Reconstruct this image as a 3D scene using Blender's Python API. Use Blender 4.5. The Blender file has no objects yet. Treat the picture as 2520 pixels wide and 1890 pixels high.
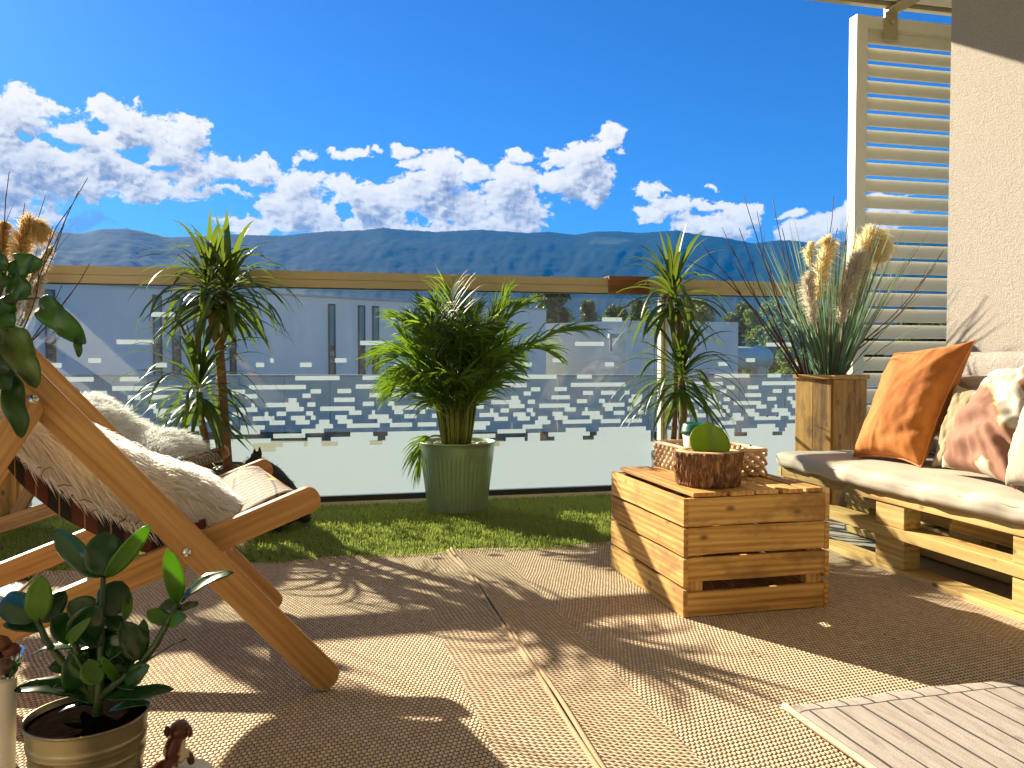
import bpy, bmesh, math, random
import numpy as np
from mathutils import Vector, Matrix, noise as mnoise
from math import radians, sin, cos, pi, tan, atan2, sqrt, exp

SC = bpy.context.scene
COL = SC.collection
random.seed(7)
RNG = np.random.default_rng(11)

# ------------------------------------------------------------------ camera
F_PX = 2057.0; YAW = radians(13.4); PIT = radians(-1.8); CAM_H = 0.66
FW = Vector((sin(YAW)*cos(PIT), cos(YAW)*cos(PIT), sin(PIT)))
RT = Vector((cos(YAW), -sin(YAW), 0)); UPV = RT.cross(FW)
CAM = Vector((0, 0, CAM_H))
cd = bpy.data.cameras.new('camera'); cam = bpy.data.objects.new('camera', cd); COL.objects.link(cam)
cam.matrix_world = Matrix.Translation(CAM) @ Matrix((RT, UPV, -FW)).transposed().to_4x4()
cd.sensor_width = 36; cd.lens = 36*F_PX/2520; cd.clip_start = 0.05; cd.clip_end = 30000
SC.camera = cam

# ------------------------------------------------------------------ sky, sun, exposure
SUN_AZ = atan2(-0.493, 0.870); SUN_EL = radians(26.6)
w = bpy.data.worlds.new('World'); SC.world = w; w.use_nodes = True
nt = w.node_tree; nt.nodes.clear()
sky = nt.nodes.new('ShaderNodeTexSky'); sky.sky_type = 'NISHITA'; sky.sun_disc = False
sky.sun_elevation = SUN_EL; sky.sun_rotation = SUN_AZ
sky.air_density = 1.0; sky.dust_density = 0.3; sky.ozone_density = 1.2; sky.altitude = 400
hs = nt.nodes.new('ShaderNodeHueSaturation'); hs.inputs['Saturation'].default_value = 1.25
mul = nt.nodes.new('ShaderNodeMix'); mul.data_type = 'RGBA'; mul.blend_type = 'MULTIPLY'; mul.inputs[0].default_value = 1
mul.inputs[7].default_value = (0.21, 0.48, 0.87, 1)
bg = nt.nodes.new('ShaderNodeBackground'); bg.inputs[1].default_value = 0.050
ow = nt.nodes.new('ShaderNodeOutputWorld')
nt.links.new(sky.outputs[0], hs.inputs['Color']); nt.links.new(hs.outputs[0], mul.inputs[6])
nt.links.new(mul.outputs[2], bg.inputs[0]); nt.links.new(bg.outputs[0], ow.inputs[0])
sd = bpy.data.lights.new('sun', 'SUN'); sun = bpy.data.objects.new('sun', sd); COL.objects.link(sun)
sd.energy = 5.0; sd.angle = radians(0.55); sd.color = (1.0, 0.87, 0.66)
SDIR = Vector((sin(SUN_AZ)*cos(SUN_EL), cos(SUN_AZ)*cos(SUN_EL), sin(SUN_EL)))
sun.rotation_euler = SDIR.to_track_quat('Z', 'Y').to_euler()
sun.location = (-4, 8, 6)
SC.view_settings.view_transform = 'Standard'; SC.view_settings.look = 'None'
SC.view_settings.gamma = 1; SC.view_settings.exposure = 1.72
try:
    SC.cycles.max_bounces = 8; SC.cycles.transparent_max_bounces = 24; SC.cycles.volume_bounces = 0
    SC.cycles.use_denoising = True
    SC.cycles.sample_clamp_indirect = 6
except Exception: pass

# ------------------------------------------------------------------ pixel -> world helpers (photo pixels 2520 x 1890)
def ray(x, y): return FW + RT*((x-1260)/F_PX) + UPV*((945-y)/F_PX)
def D(x, y, d): return CAM + ray(x, y)*d
def onP(x, y, p, n):
    r = ray(x, y); return CAM + r*((Vector(p)-CAM).dot(n)/r.dot(n))
def Zp(x, y, z=0.0): return onP(x, y, (0, 0, z), Vector((0, 0, 1)))
def Yp(x, y, v): return onP(x, y, (0, v, 0), Vector((0, 1, 0)))
def Xp(x, y, v): return onP(x, y, (v, 0, 0), Vector((1, 0, 0)))
def CF(r, f, z=0.0):       # camera-frame right / forward (horizontal) to world
    return Vector((r*cos(YAW)+f*sin(YAW), f*cos(YAW)-r*sin(YAW), z))

# ------------------------------------------------------------------ object helpers
def thing(name, label, cat, loc=(0, 0, 0), group=None, kind=None):
    o = bpy.data.objects.new(name, None); COL.objects.link(o); o.location = loc
    o.empty_display_size = 0.05
    o['label'] = label; o['category'] = cat
    if group: o['group'] = group
    if kind: o['kind'] = kind
    return o
def tag(o, label=None, cat=None, group=None, kind=None):
    if label: o['label'] = label
    if cat: o['category'] = cat
    if group: o['group'] = group
    if kind: o['kind'] = kind
    return o
def wloc(o):
    v = Vector(o.location)
    while o.parent: o = o.parent; v += Vector(o.location)
    return v
class MB:
    def __init__(s): s.v = []; s.f = []; s.uv = None
    def add(s, vs, fs):
        n = len(s.v); s.v.extend([tuple(p) for p in vs]); s.f.extend([tuple(i+n for i in q) for q in fs])
    def box(s, a, b):
        x0, y0, z0 = a; x1, y1, z1 = b
        s.add([(x0,y0,z0),(x1,y0,z0),(x1,y1,z0),(x0,y1,z0),(x0,y0,z1),(x1,y0,z1),(x1,y1,z1),(x0,y1,z1)],
              [(0,3,2,1),(4,5,6,7),(0,1,5,4),(1,2,6,5),(2,3,7,6),(3,0,4,7)])
    def tube(s, pts, rad, n=8, cap=True):
        pts = [Vector(p) for p in pts]; m = len(pts)
        if not hasattr(rad, '__len__'): rad = [rad]*m
        rings = []; prev = None
        for i, p in enumerate(pts):
            t = (pts[min(i+1, m-1)] - pts[max(i-1, 0)])
            if t.length < 1e-9: t = Vector((0, 0, 1))
            t.normalize()
            if prev is None:
                a = t.cross(Vector((0.31, 0.17, 0.94)) if abs(t.z) < 0.9 else Vector((1, 0.2, 0))).normalized()
            else: a = (prev - t*prev.dot(t)).normalized()
            prev = a; b = t.cross(a)
            rings.append([p + (a*cos(2*pi*k/n) + b*sin(2*pi*k/n))*rad[i] for k in range(n)])
        base = len(s.v); vs = [q for r in rings for q in r]; fs = []
        for i in range(m-1):
            for k in range(n):
                k2 = (k+1) % n
                fs.append((i*n+k, i*n+k2, (i+1)*n+k2, (i+1)*n+k))
        if cap:
            fs.append(tuple(range(n-1, -1, -1))); fs.append(tuple((m-1)*n+k for k in range(n)))
        s.add(vs, fs)
    def lathe(s, prof, n=32, c=(0, 0, 0), fn=None):   # prof list of (r,z)
        c = Vector(c); vs = []; m = len(prof)
        for (r, z) in prof:
            for k in range(n):
                a = 2*pi*k/n; rr = r if fn is None else fn(r, z, a)
                vs.append(c + Vector((rr*cos(a), rr*sin(a), z)))
        fs = []
        for i in range(m-1):
            for k in range(n):
                k2 = (k+1) % n; fs.append((i*n+k, i*n+k2, (i+1)*n+k2, (i+1)*n+k))
        if prof[0][0] > 1e-6: fs.append(tuple(range(n-1, -1, -1)))
        if prof[-1][0] > 1e-6: fs.append(tuple((m-1)*n+k for k in range(n)))
        s.add(vs, fs)
    def blade(s, base, d, length, width, droop, seg=6, fold=0.25, side=None, wp=None, twist=0.0):
        p = Vector(base); d = Vector(d).normalized(); st = length/seg
        if side is None:
            side = d.cross(Vector((0, 0, 1)))
            if side.length < 1e-3: side = Vector((1, 0, 0))
        side = Vector(side).normalized(); vs = []; fs = []
        for i in range(seg+1):
            t = i/seg
            wv = width*0.5*((wp(t)) if wp else (min(1, 0.45+2.2*t)*(1-t**2.2)**0.8 if t < 1 else 0))
            side = (side - d*side.dot(d)).normalized()
            nrm = side.cross(d)
            if twist: side = (Matrix.Rotation(twist/seg, 3, d) @ side)
            vs += [p - side*wv + nrm*wv*fold, p, p + side*wv + nrm*wv*fold]
            p = p + d*st
            d = (d + Vector((0, 0, -1))*droop*st/length*(0.4+1.2*t)*2).normalized()
        for i in range(seg):
            a = i*3; fs += [(a, a+1, a+4, a+3), (a+1, a+2, a+5, a+4)]
        s.add(vs, fs)
    def build(s, name, mat, parent=None, smooth=False, uvs=None):
        me = bpy.data.meshes.new(name)
        off = wloc(parent) if parent else Vector((0, 0, 0))
        arr = np.array(s.v, dtype=np.float64) - np.array(off)
        me.from_pydata(arr.tolist(), [], s.f)
        me.materials.append(mat)
        if smooth: me.polygons.foreach_set('use_smooth', [True]*len(me.polygons))
        if uvs is not None:
            ul = me.uv_layers.new(name='UVMap'); li = np.zeros(len(me.loops), dtype=np.int32)
            me.loops.foreach_get('vertex_index', li)
            ul.data.foreach_set('uv', np.asarray(uvs, dtype=np.float32)[li].ravel())
        me.update()
        o = bpy.data.objects.new(name, me); COL.objects.link(o)
        if parent: o.parent = parent
        return o
def npmesh(name, v, f, mat, parent=None, smooth=False):
    m = MB(); off = np.array(wloc(parent)) if parent else np.zeros(3)
    me = bpy.data.meshes.new(name)
    v = np.asarray(v, dtype=np.float32) - off.astype(np.float32); f = np.asarray(f, dtype=np.int32)
    k = f.shape[1]
    me.vertices.add(len(v)); me.vertices.foreach_set('co', v.ravel())
    me.loops.add(f.size); me.loops.foreach_set('vertex_index', f.ravel())
    me.polygons.add(len(f)); me.polygons.foreach_set('loop_start', np.arange(0, f.size, k, dtype=np.int32))
    me.polygons.foreach_set('loop_total', np.full(len(f), k, dtype=np.int32))
    if smooth: me.polygons.foreach_set('use_smooth', np.ones(len(f), dtype=bool))
    me.materials.append(mat); me.update(calc_edges=True)
    o = bpy.data.objects.new(name, me); COL.objects.link(o)
    if parent: o.parent = parent
    return o
def board(name, parent, p0, p1, wid, th, wdir, mat, bev=0.002, rnd=0.0, warp=0.0):
    """a plank from p0 to p1; wid along wdir; local X runs along the grain"""
    p0 = Vector(p0); p1 = Vector(p1); x = (p1-p0); L = x.length; x.normalize()
    y = Vector(wdir); y = (y - x*y.dot(x)).normalized(); z = x.cross(y)
    bm = bmesh.new(); bmesh.ops.create_cube(bm, size=1)
    for v in bm.verts: v.co = Vector((v.co.x*L, v.co.y*wid, v.co.z*th))
    if warp:
        bmesh.ops.subdivide_edges(bm, edges=[e for e in bm.edges if abs((e.verts[0].co-e.verts[1].co).x) > L*0.5], cuts=6)
        sd_ = random.random()*50
        for v in bm.verts:
            q = mnoise.noise_vector(Vector((v.co.x*6+sd_, sd_, (v.co.y > 0)*3.0)))
            v.co += Vector((0, q.y*warp, q.z*warp*0.4))
    if bev > 0:
        es = [e for e in bm.edges if len(e.link_faces) == 2 and e.calc_face_angle(0) > 0.5]
        bmesh.ops.bevel(bm, geom=es, offset=bev, segments=2, affect='EDGES', profile=0.6)
    me = bpy.data.meshes.new(name); bm.to_mesh(me); bm.free(); me.materials.append(mat)
    o = bpy.data.objects.new(name, me); COL.objects.link(o)
    c = (p0+p1)*0.5
    if parent: o.parent = parent; c = c - wloc(parent)
    o.matrix_local = Matrix.Translation(c) @ Matrix((x, y, z)).transposed().to_4x4()
    return o
def rail(name, parent, p0, p1, wid, th, nrm, mat, r0=True, r1=True):
    """flat bar with rounded (stadium) ends; thickness along nrm"""
    p0 = Vector(p0); p1 = Vector(p1); x = (p1-p0); L = x.length; x.normalize()
    z = Vector(nrm); z = (z - x*z.dot(x)).normalized(); y = z.cross(x)
    out = []; r = wid/2
    if r1: out += [(L/2-r*0.75+r*0.75*cos(a), r*sin(a)) for a in np.linspace(-pi/2, pi/2, 11)]
    else: out += [(L/2, -r), (L/2, r)]
    if r0: out += [(-L/2+r*0.75-r*0.75*cos(a), r*sin(a)) for a in np.linspace(pi/2, -pi/2, 11)]
    else: out += [(-L/2, r), (-L/2, -r)]
    bm = bmesh.new(); vs = [bm.verts.new((a, b, -th/2)) for a, b in out]
    fc = bm.faces.new(vs); ex = bmesh.ops.extrude_face_region(bm, geom=[fc])
    for v in ex['geom']:
        if isinstance(v, bmesh.types.BMVert): v.co.z = th/2
    bmesh.ops.recalc_face_normals(bm, faces=bm.faces)
    es = [e for e in bm.edges if abs(e.verts[0].co.z-e.verts[1].co.z) < 1e-5]
    bmesh.ops.bevel(bm, geom=es, offset=0.003, segments=2, affect='EDGES', profile=0.6)
    me = bpy.data.meshes.new(name); bm.to_mesh(me); bm.free(); me.materials.append(mat)
    o = bpy.data.objects.new(name, me); COL.objects.link(o); c = (p0+p1)*0.5
    if parent: o.parent = parent; c = c - wloc(parent)
    o.matrix_local = Matrix.Translation(c) @ Matrix((x, y, z)).transposed().to_4x4()
    return o

# ------------------------------------------------------------------ materials
class NT:
    def __init__(s, name):
        s.m = bpy.data.materials.new(name); s.m.use_nodes = True; s.t = s.m.node_tree; s.n = s.t.nodes
        s.b = s.n['Principled BSDF']; s.out = s.n['Material Output']
    def new(s, t, **k):
        n = s.n.new(t)
        for a, v in k.items(): setattr(n, a, v)
        return n
    def ln(s, a, b): s.t.links.new(a, b)
    def coord(s, kind='Object', scale=(1, 1, 1), rnd=False, rot=(0, 0, 0)):
        tc = s.new('ShaderNodeTexCoord'); mp = s.new('ShaderNodeMapping'); mp.inputs['Scale'].default_value = scale
        mp.inputs['Rotation'].default_value = rot
        s.ln(tc.outputs[kind], mp.inputs['Vector'])
        if rnd:
            oi = s.new('ShaderNodeObjectInfo'); mm = s.new('ShaderNodeMath', operation='MULTIPLY'); mm.inputs[1].default_value = 37.0
            s.ln(oi.outputs['Random'], mm.inputs[0]); s.ln(mm.outputs[0], mp.inputs['Location'])
        return mp.outputs[0]
    def noise(s, vec, scale=5, detail=4, rough=0.5, dist=0.0):
        n = s.new('ShaderNodeTexNoise'); n.inputs['Scale'].default_value = scale; n.inputs['Detail'].default_value = detail
        n.inputs['Roughness'].default_value = rough; n.inputs['Distortion'].default_value = dist
        s.ln(vec, n.inputs['Vector']); return n.outputs['Fac']
    def ramp(s, fac, stops):
        r = s.new('ShaderNodeValToRGB'); cr = r.color_ramp
        while len(cr.elements) < len(stops): cr.elements.new(0.5)
        for e, (p, c) in zip(cr.elements, stops): e.position = p; e.color = (*c, 1) if len(c) == 3 else c
        s.ln(fac, r.inputs[0]); return r.outputs[0]
    def math(s, op, a, b=None, c=None):
        n = s.new('ShaderNodeMath', operation=op)
        for i, q in enumerate((a, b, c)):
            if q is None: continue
            if isinstance(q, (int, float)): n.inputs[i].default_value = q
            else: s.ln(q, n.inputs[i])
        return n.outputs[0]
    def mix(s, fac, a, b, blend='MIX'):
        n = s.new('ShaderNodeMix', data_type='RGBA', blend_type=blend)
        if isinstance(fac, (int, float)): n.inputs[0].default_value = fac
        else: s.ln(fac, n.inputs[0])
        for i, q in ((6, a), (7, b)):
            if isinstance(q, (tuple, list)): n.inputs[i].default_value = (*q[:3], 1)
            else: s.ln(q, n.inputs[i])
        return n.outputs[2]
    def bump(s, h, strength=0.3, dist=0.01):
        b = s.new('ShaderNodeBump'); b.inputs['Strength'].default_value = strength; b.inputs['Distance'].default_value = dist
        s.ln(h, b.inputs['Height']); s.ln(b.outputs[0], s.b.inputs['Normal']); return b
    def base(s, c):
        if isinstance(c, (tuple, list)): s.b.inputs['Base Color'].default_value = (*c[:3], 1)
        else: s.ln(c, s.b.inputs['Base Color'])
    def rough(s, r):
        if isinstance(r, (int, float)): s.b.inputs['Roughness'].default_value = r
        else: s.ln(r, s.b.inputs['Roughness'])
    def translucent(s, col, fac):
        tr = s.new('ShaderNodeBsdfTranslucent'); mx = s.new('ShaderNodeMixShader')
        if isinstance(col, (tuple, list)): tr.inputs[0].default_value = (*col[:3], 1)
        else: s.ln(col, tr.inputs[0])
        mx.inputs[0].default_value = fac
        s.ln(s.b.outputs[0], mx.inputs[1]); s.ln(tr.outputs[0], mx.inputs[2]); s.ln(mx.outputs[0], s.out.inputs[0])

def plain(name, c, rough=0.6, metal=0.0, var=0.12, scale=8, bump=0.0, bscale=60, spec=None):
    t = NT(name); v = t.coord('Object')
    n = t.noise(v, scale, 5, 0.6)
    t.base(t.ramp(n, [(0.25, tuple(x*(1-var) for x in c)), (0.75, tuple(min(1, x*(1+var)) for x in c))]))
    t.rough(rough); t.b.inputs['Metallic'].default_value = metal
    if spec is not None: t.b.inputs['Specular IOR Level'].default_value = spec
    if bump: t.bump(t.noise(v, bscale, 4, 0.6), bump, 0.004)
    return t.m
def wood(name, lo, mid, hi, rough=0.6, knots=True, stain=None, grain=30.0, bump=0.25, wave=0.22):
    t = NT(name); v = t.coord('Object', (1.6, grain, grain), True)
    n = t.noise(v, 1.6, 8, 0.62, 0.6)
    v2 = t.coord('Object', (1.0, 5, 5), True); n2 = t.noise(v2, 1.5, 3, 0.5)
    wv = t.new('ShaderNodeTexWave', wave_type='BANDS', bands_direction='Y'); wv.inputs['Scale'].default_value = 0.6
    wv.inputs['Distortion'].default_value = 9; wv.inputs['Detail'].default_value = 3; wv.inputs['Detail Scale'].default_value = 0.6
    t.ln(v, wv.inputs['Vector'])
    g = t.math('ADD', t.math('MULTIPLY', n, 0.62), t.math('ADD', t.math('MULTIPLY', wv.outputs['Fac'], wave), (0.22-wave)*0.5))
    g = t.math('ADD', g, t.math('MULTIPLY', n2, 0.25))
    oi = t.new('ShaderNodeObjectInfo')
    g = t.math('ADD', g, t.math('MULTIPLY', t.math('SUBTRACT', oi.outputs['Random'], 0.5), 0.16))
    c = t.ramp(g, [(0.36, lo), (0.51, mid), (0.68, hi)])
    if knots:
        vo = t.new('ShaderNodeTexVoronoi'); vo.inputs['Scale'].default_value = 1.0
        vk = t.coord('Object', (7, 13, 13), True); t.ln(vk, vo.inputs['Vector'])
        k = t.ramp(vo.outputs['Distance'], [(0.055, (1, 1, 1)), (0.13, (0, 0, 0))])
        c = t.mix(t.math('MULTIPLY', k, 0.75), c, tuple(x*0.35 for x in lo))
    if stain:
        vs = t.coord('Object', (5, 9, 9), True); s_ = t.ramp(t.noise(vs, 1.3, 5, 0.6), [(0.52, (0, 0, 0)), (0.66, (1, 1, 1))])
        c = t.mix(t.math('MULTIPLY', s_, 0.7), c, stain)
    t.base(c); t.rough(rough); t.bump(g, bump, 0.002)
    return t.m
def leafmat(name, c1, c2, trans=0.35, tcol=None, rough=0.35, scale=3.0):
    t = NT(name); v = t.coord('Object'); oi = t.new('ShaderNodeObjectInfo')
    n = t.noise(v, scale, 4, 0.6)
    n = t.math('ADD', n, t.math('MULTIPLY', t.math('SUBTRACT', oi.outputs['Random'], 0.5), 0.3))
    c = t.ramp(n, [(0.3, c1), (0.7, c2)]); t.base(c); t.rough(rough)
    t.translucent(tcol if tcol else t.mix(0.5, c, tuple(min(1, x*2.5) for x in c2)), trans)
    return t.m

M = {}
M['rubber'] = plain('black_rubber', (0.02, 0.02, 0.02), 0.7)
M['alu'] = plain('beige_aluminium', (0.50, 0.43, 0.25), 0.35, 0.0, 0.03)
M['alu_light'] = plain('pale_aluminium', (0.88, 0.84, 0.68), 0.4, 0.0, 0.03)
M['dark_gasket'] = plain('dark_gasket', (0.03, 0.03, 0.03), 0.5)
M['chairwood'] = wood('varnished_chair_wood', (0.22, 0.095, 0.020), (0.42, 0.21, 0.055), (0.58, 0.33, 0.11), 0.45, False, None, 38, 0.12, 0.06)
M['cratewood'] = wood('crate_wood', (0.26, 0.11, 0.018), (0.52, 0.27, 0.058), (0.72, 0.45, 0.14), 0.7, True, (0.26, 0.13, 0.04), 34, 0.3, 0.12)
M['palletwood'] = wood('pallet_wood', (0.24, 0.14, 0.035), (0.45, 0.29, 0.085), (0.64, 0.46, 0.17), 0.7, True, (0.38, 0.36, 0.13), 26, 0.3, 0.12)
M['planterwood'] = wood('planter_wood', (0.18, 0.08, 0.018), (0.44, 0.23, 0.05), (0.62, 0.36, 0.10), 0.65, True, (0.07, 0.04, 0.02), 16, 0.3, 0.05)
M['soil'] = plain('dark_soil', (0.006, 0.004, 0.003), 1.0, 0, 0.5, 60, 0.8, 90, 0.0)
M['pebble'] = plain('pebbles', (0.62, 0.55, 0.42), 0.6, 0, 0.3, 12)
M['brownpebble'] = plain('brown_pebbles', (0.34, 0.22, 0.12), 0.5, 0, 0.4, 12)
M['steel'] = plain('galvanised_steel', (0.30, 0.27, 0.17), 0.36, 1.0, 0.12, 14)
M['bolt'] = plain('steel_bolt', (0.6, 0.6, 0.58), 0.25, 1.0)

# ------------------------------------------------------------------ setting: ground, floor
def m_tile():
    t = NT('floor_tile'); v = t.coord('Object', (1, 1, 1))
    br = t.new('ShaderNodeTexBrick'); br.offset = 0; br.inputs['Scale'].default_value = 1
    br.inputs['Brick Width'].default_value = 0.45; br.inputs['Row Height'].default_value = 0.45
    br.inputs['Mortar Size'].default_value = 0.004
    br.inputs['Color1'].default_value = (0.40, 0.38, 0.34, 1); br.inputs['Color2'].default_value = (0.44, 0.42, 0.38, 1)
    br.inputs['Mortar'].default_value = (0.15, 0.14, 0.13, 1); t.ln(v, br.inputs['Vector'])
    n = t.noise(v, 20, 6, 0.6)
    t.base(t.mix(0.35, br.outputs[0], t.ramp(n, [(0.3, (0.30, 0.28, 0.25)), (0.7, (0.5, 0.48, 0.44))]), 'MIX')); t.rough(0.45)
    return t.m
fl = MB(); fl.box((-3.6, -1.6, -0.30), (4.2, 3.86, -0.006)); tag(fl.build('floor', m_tile()), kind='structure')

def m_ground():
    t = NT('far_ground'); v = t.coord('Object')
    n = t.noise(v, 0.15, 8, 0.6); t.base(t.ramp(n, [(0.35, (0.09, 0.10, 0.035)), (0.6, (0.16, 0.15, 0.07)), (0.8, (0.22, 0.20, 0.12))])); t.rough(0.95)
    return t.m
gm = MB(); S_ = 4800
gm.add([(-S_, 4.0-S_, -0.95), (S_, 4.0-S_, -0.95), (S_, S_, -0.95), (-S_, S_, -0.95)], [(0, 1, 2, 3)])
tag(gm.build('ground', m_ground()), kind='structure')

# mountain range -------------------------------------------------
RIDGE = [(-700, 600), (-300, 590), (0, 578), (116, 569), (203, 574), (231, 566), (253, 563), (318, 562), (362, 572), (409, 583), (470, 582), (579, 576), (687, 580),
         (800, 569), (898, 566), (941, 560), (1006, 566), (1071, 570), (1133, 567), (1187, 565), (1300, 573), (1345, 570), (1417, 577), (1468, 569),
         (1518, 569), (1580, 573), (1627, 569), (1663, 566), (1706, 575), (1779, 584), (1858, 599), (1905, 592), (1945, 591), (2000, 598), (2100, 592), (2238, 572), (2330, 585), (2520, 600), (2900, 620), (3400, 640)]
def azel(x, y):
    r = ray(x, y); return atan2(r.x, r.y), atan2(r.z, sqrt(r.x*r.x+r.y*r.y))
rz = np.array([azel(*p) for p in RIDGE])
class VN:   # value noise on numpy arrays
    def __init__(s, seed):
        s.g = np.random.default_rng(seed).random((256, 256))
    def __call__(s, x, y):
        xi = np.floor(x).astype(int); yi = np.floor(y).astype(int); fx = x-xi; fy = y-yi
        fx = fx*fx*(3-2*fx); fy = fy*fy*(3-2*fy); g = s.g
        a = g[xi & 255, yi & 255]; b = g[(xi+1) & 255, yi & 255]; c = g[xi & 255, (yi+1) & 255]; d_ = g[(xi+1) & 255, (yi+1) & 255]
        return (a*(1-fx)+b*fx)*(1-fy) + (c*(1-fx)+d_*fx)*fy
    def fbm(s, x, y, o=6, gain=0.5, lac=2.03):
        t = np.zeros_like(x); a = 0.5; n = 0
        for i in range(o):
            t += a*s(x+13.7*i, y+7.1*i); n += a; a *= gain; x, y = (x*0.8-y*0.6)*lac, (x*0.6+y*0.8)*lac
        return t/n
vn = VN(3)
NA, NR = 620, 130
az = np.linspace(radians(-42), radians(70), NA); rr = np.linspace(0, 1, NR)
AZ, RR = np.meshgrid(az, rr, indexing='ij')
el = np.interp(az, rz[:, 0], rz[:, 1])
RD = 1500 + RR*2050
hr = (np.tan(el)*3200)[:, None]
tt = np.clip((RD-1500)/(3200-1500), 0, 1)
prof = tt**1.15
nz = vn.fbm(AZ*26+RR*1.2, RR*7+AZ*4, 6, 0.55)
gul = 1-np.abs(2*vn.fbm(AZ*40-RR*2, RR*3.0, 5, 0.55)-1)
Hh = hr*prof*(1 + (nz-0.5)*0.12*np.sin(np.pi*tt)) - gul*14*np.sin(np.pi*tt)**1.0
back = np.clip((RD-3200)/350, 0, 1); Hh = Hh*(1-back*0.75)
Hh += (vn.fbm(AZ*700, RR*260, 2)-0.5)*5*tt
Hh = Hh + (CAM_H)*tt - (1-tt)*3
VX = np.stack([np.sin(AZ)*RD, np.cos(AZ)*RD, Hh], -1).reshape(-1, 3)
ii = (np.arange(NA-1)[:, None]*NR + np.arange(NR-1)[None]).ravel()
FX = np.stack([ii, ii+NR, ii+NR+1, ii+1], 1)
def m_mount():
    t = NT('forested_hills'); v = t.coord('Object')
    n = t.noise(v, 0.012, 8, 0.65); n2 = t.noise(v, 0.0022, 5, 0.55)
    c = t.ramp(n, [(0.35, (0.004, 0.015, 0.010)), (0.65, (0.012, 0.030, 0.015))])
    c = t.mix(t.ramp(n2, [(0.62, (0, 0, 0)), (0.68, (1, 1, 1))]), c, (0.07, 0.09, 0.04))
    t.base(c); t.rough(1.0); t.b.inputs['Specular IOR Level'].default_value = 0.05
    t.bump(t.noise(v, 0.08, 6, 0.7), 0.12, 6)
    return t.m
tag(npmesh('hills', VX, FX, m_mount(), smooth=True), kind='structure')

# clouds on the sky backdrop ---------------------------------------
BL = [(20,285,115,80),(60,400,170,85),(0,480,160,65),(180,440,170,60),(320,310,115,58),(250,262,45,28),(140,255,55,18),(420,390,95,50),(450,420,110,45),(375,468,115,32),
      (500,474,85,18),(630,412,75,30),(300,420,120,60),(560,395,60,35),(210,340,70,50),(455,325,50,34),(560,470,60,12),(330,360,80,45),
      (745,455,55,50),(700,520,95,48),(620,548,90,32),(800,545,150,45),(900,500,85,45),(1000,565,160,34),(930,500,90,55),(1085,430,62,55),(1120,500,100,60),(1020,470,75,52),
      (1245,455,62,60),(1270,510,85,65),(1210,560,90,32),(1170,420,60,25),(860,465,60,35),
      (750,388,26,13),(790,432,32,16),(860,378,45,16),(1000,368,32,10),(1015,398,40,14),(925,364,16,6),(1050,366,9,5),
      (1440,400,85,62),(1495,335,38,34),(1380,388,65,32),(1465,455,36,48),(1385,450,70,38),(1280,380,22,15),(1535,382,18,8),
      (1600,475,52,24),(1580,530,38,24),(1650,505,70,26),(1735,505,62,16),(1690,555,55,20),(1790,560,75,30),(1830,535,48,34),(1745,462,18,9),
      (1990,575,85,46),(2085,545,55,42),(1945,527,32,11),(1330,545,18,8),(2170,490,70,9),(2190,530,80,14),(2150,565,60,20)]
HOLE = [(165,354,45,22),(350,382,50,32),(425,417,52,16),(75,332,20,14),(845,515,24,24),(240,310,30,14)]
DK = [(205,545,75,20),(130,560,90,18),(2210,532,60,8)]   # thin shaded scud
def ell(cx, cy, rx, ry):
    a, e = azel(cx, cy); a2, _ = azel(cx+rx, cy); _, e2 = azel(cx, cy-ry)
    return a, e, abs(a2-a), abs(e2-e)
a0, _ = azel(-350, 600); a1, _ = azel(2560, 600)
NAc, NEc = 1500, 330
ca = np.linspace(a0, a1, NAc); ce = np.linspace(radians(3.0), radians(21.5), NEc)
CA, CE = np.meshgrid(ca, ce, indexing='ij')
v1, v2, v3 = VN(21), VN(22), VN(23)
K = 57.3
wx = (v1.fbm(CA*K*0.55, CE*K*0.75, 5)-0.5); wy = (v2.fbm(CA*K*0.55+9, CE*K*0.75, 5)-0.5)
wx2 = (v2.fbm(CA*K*2.4+3, CE*K*3.0, 4)-0.5); wy2 = (v1.fbm(CA*K*2.4+5, CE*K*3.0+8, 4)-0.5)
def field(AA, EE, blobs):
    A = AA + wx*0.030 + wx2*0.008; E = EE + wy*0.022 + wy2*0.006
    acc = np.zeros(AA.shape)
    for b in blobs:
        a, e, ra, re = ell(*b)
        q = np.sqrt(((A-a)/(ra*1.08))**2 + ((E-e)/(re*1.10))**2)
        acc += np.exp(13*np.clip(1.0-q, -1.2, 1)*min(1.0, 0.5+re*22))
    return np.log(acc+1e-9)/13
def billow(vn_, x, y, o, gain=0.5):
    t = 0; a = 1.0; n = 0
    for i in range(o):
        t = t + a*np.abs(2*vn_(x+11.3*i, y+5.7*i)-1); n += a; a *= gain; x, y = (x*0.8-y*0.6)*2.1, (x*0.6+y*0.8)*2.1
    return 1-t/n            # rounded lumps with sharp creases
b1 = billow(v3, CA*K*0.42+wx2*0.5, CE*K*0.55, 6, 0.55)
fine = v3.fbm(CA*K*2.6+4, CE*K*3.4, 6, 0.6); wisp = v2.fbm(CA*K*1.1+wx*6, CE*K*2.0+wy*6, 6, 0.62)
d0 = field(CA, CE, BL) - np.clip(field(CA, CE, HOLE)+0.12, 0, 1)*1.3
dens = d0 + (b1-0.63)*0.80 + (wisp-0.5)*0.85 - np.clip(-d0*1.5, 0, 1)*0.4
def shiftf(arr, da, de):
    ia = int(round(da/(ca[1]-ca[0]))); ie = int(round(de/(ce[1]-ce[0])))
    return np.roll(np.roll(arr, -ia, 0), -ie, 1)
cover = np.clip((dens-0.01)/0.25, 0, 1); cover = cover*cover*(3-2*cover)
h_ = np.clip(d0, 0, 0.7)*0.9 + b1*0.9 + (fine-0.5)*0.30
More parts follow.
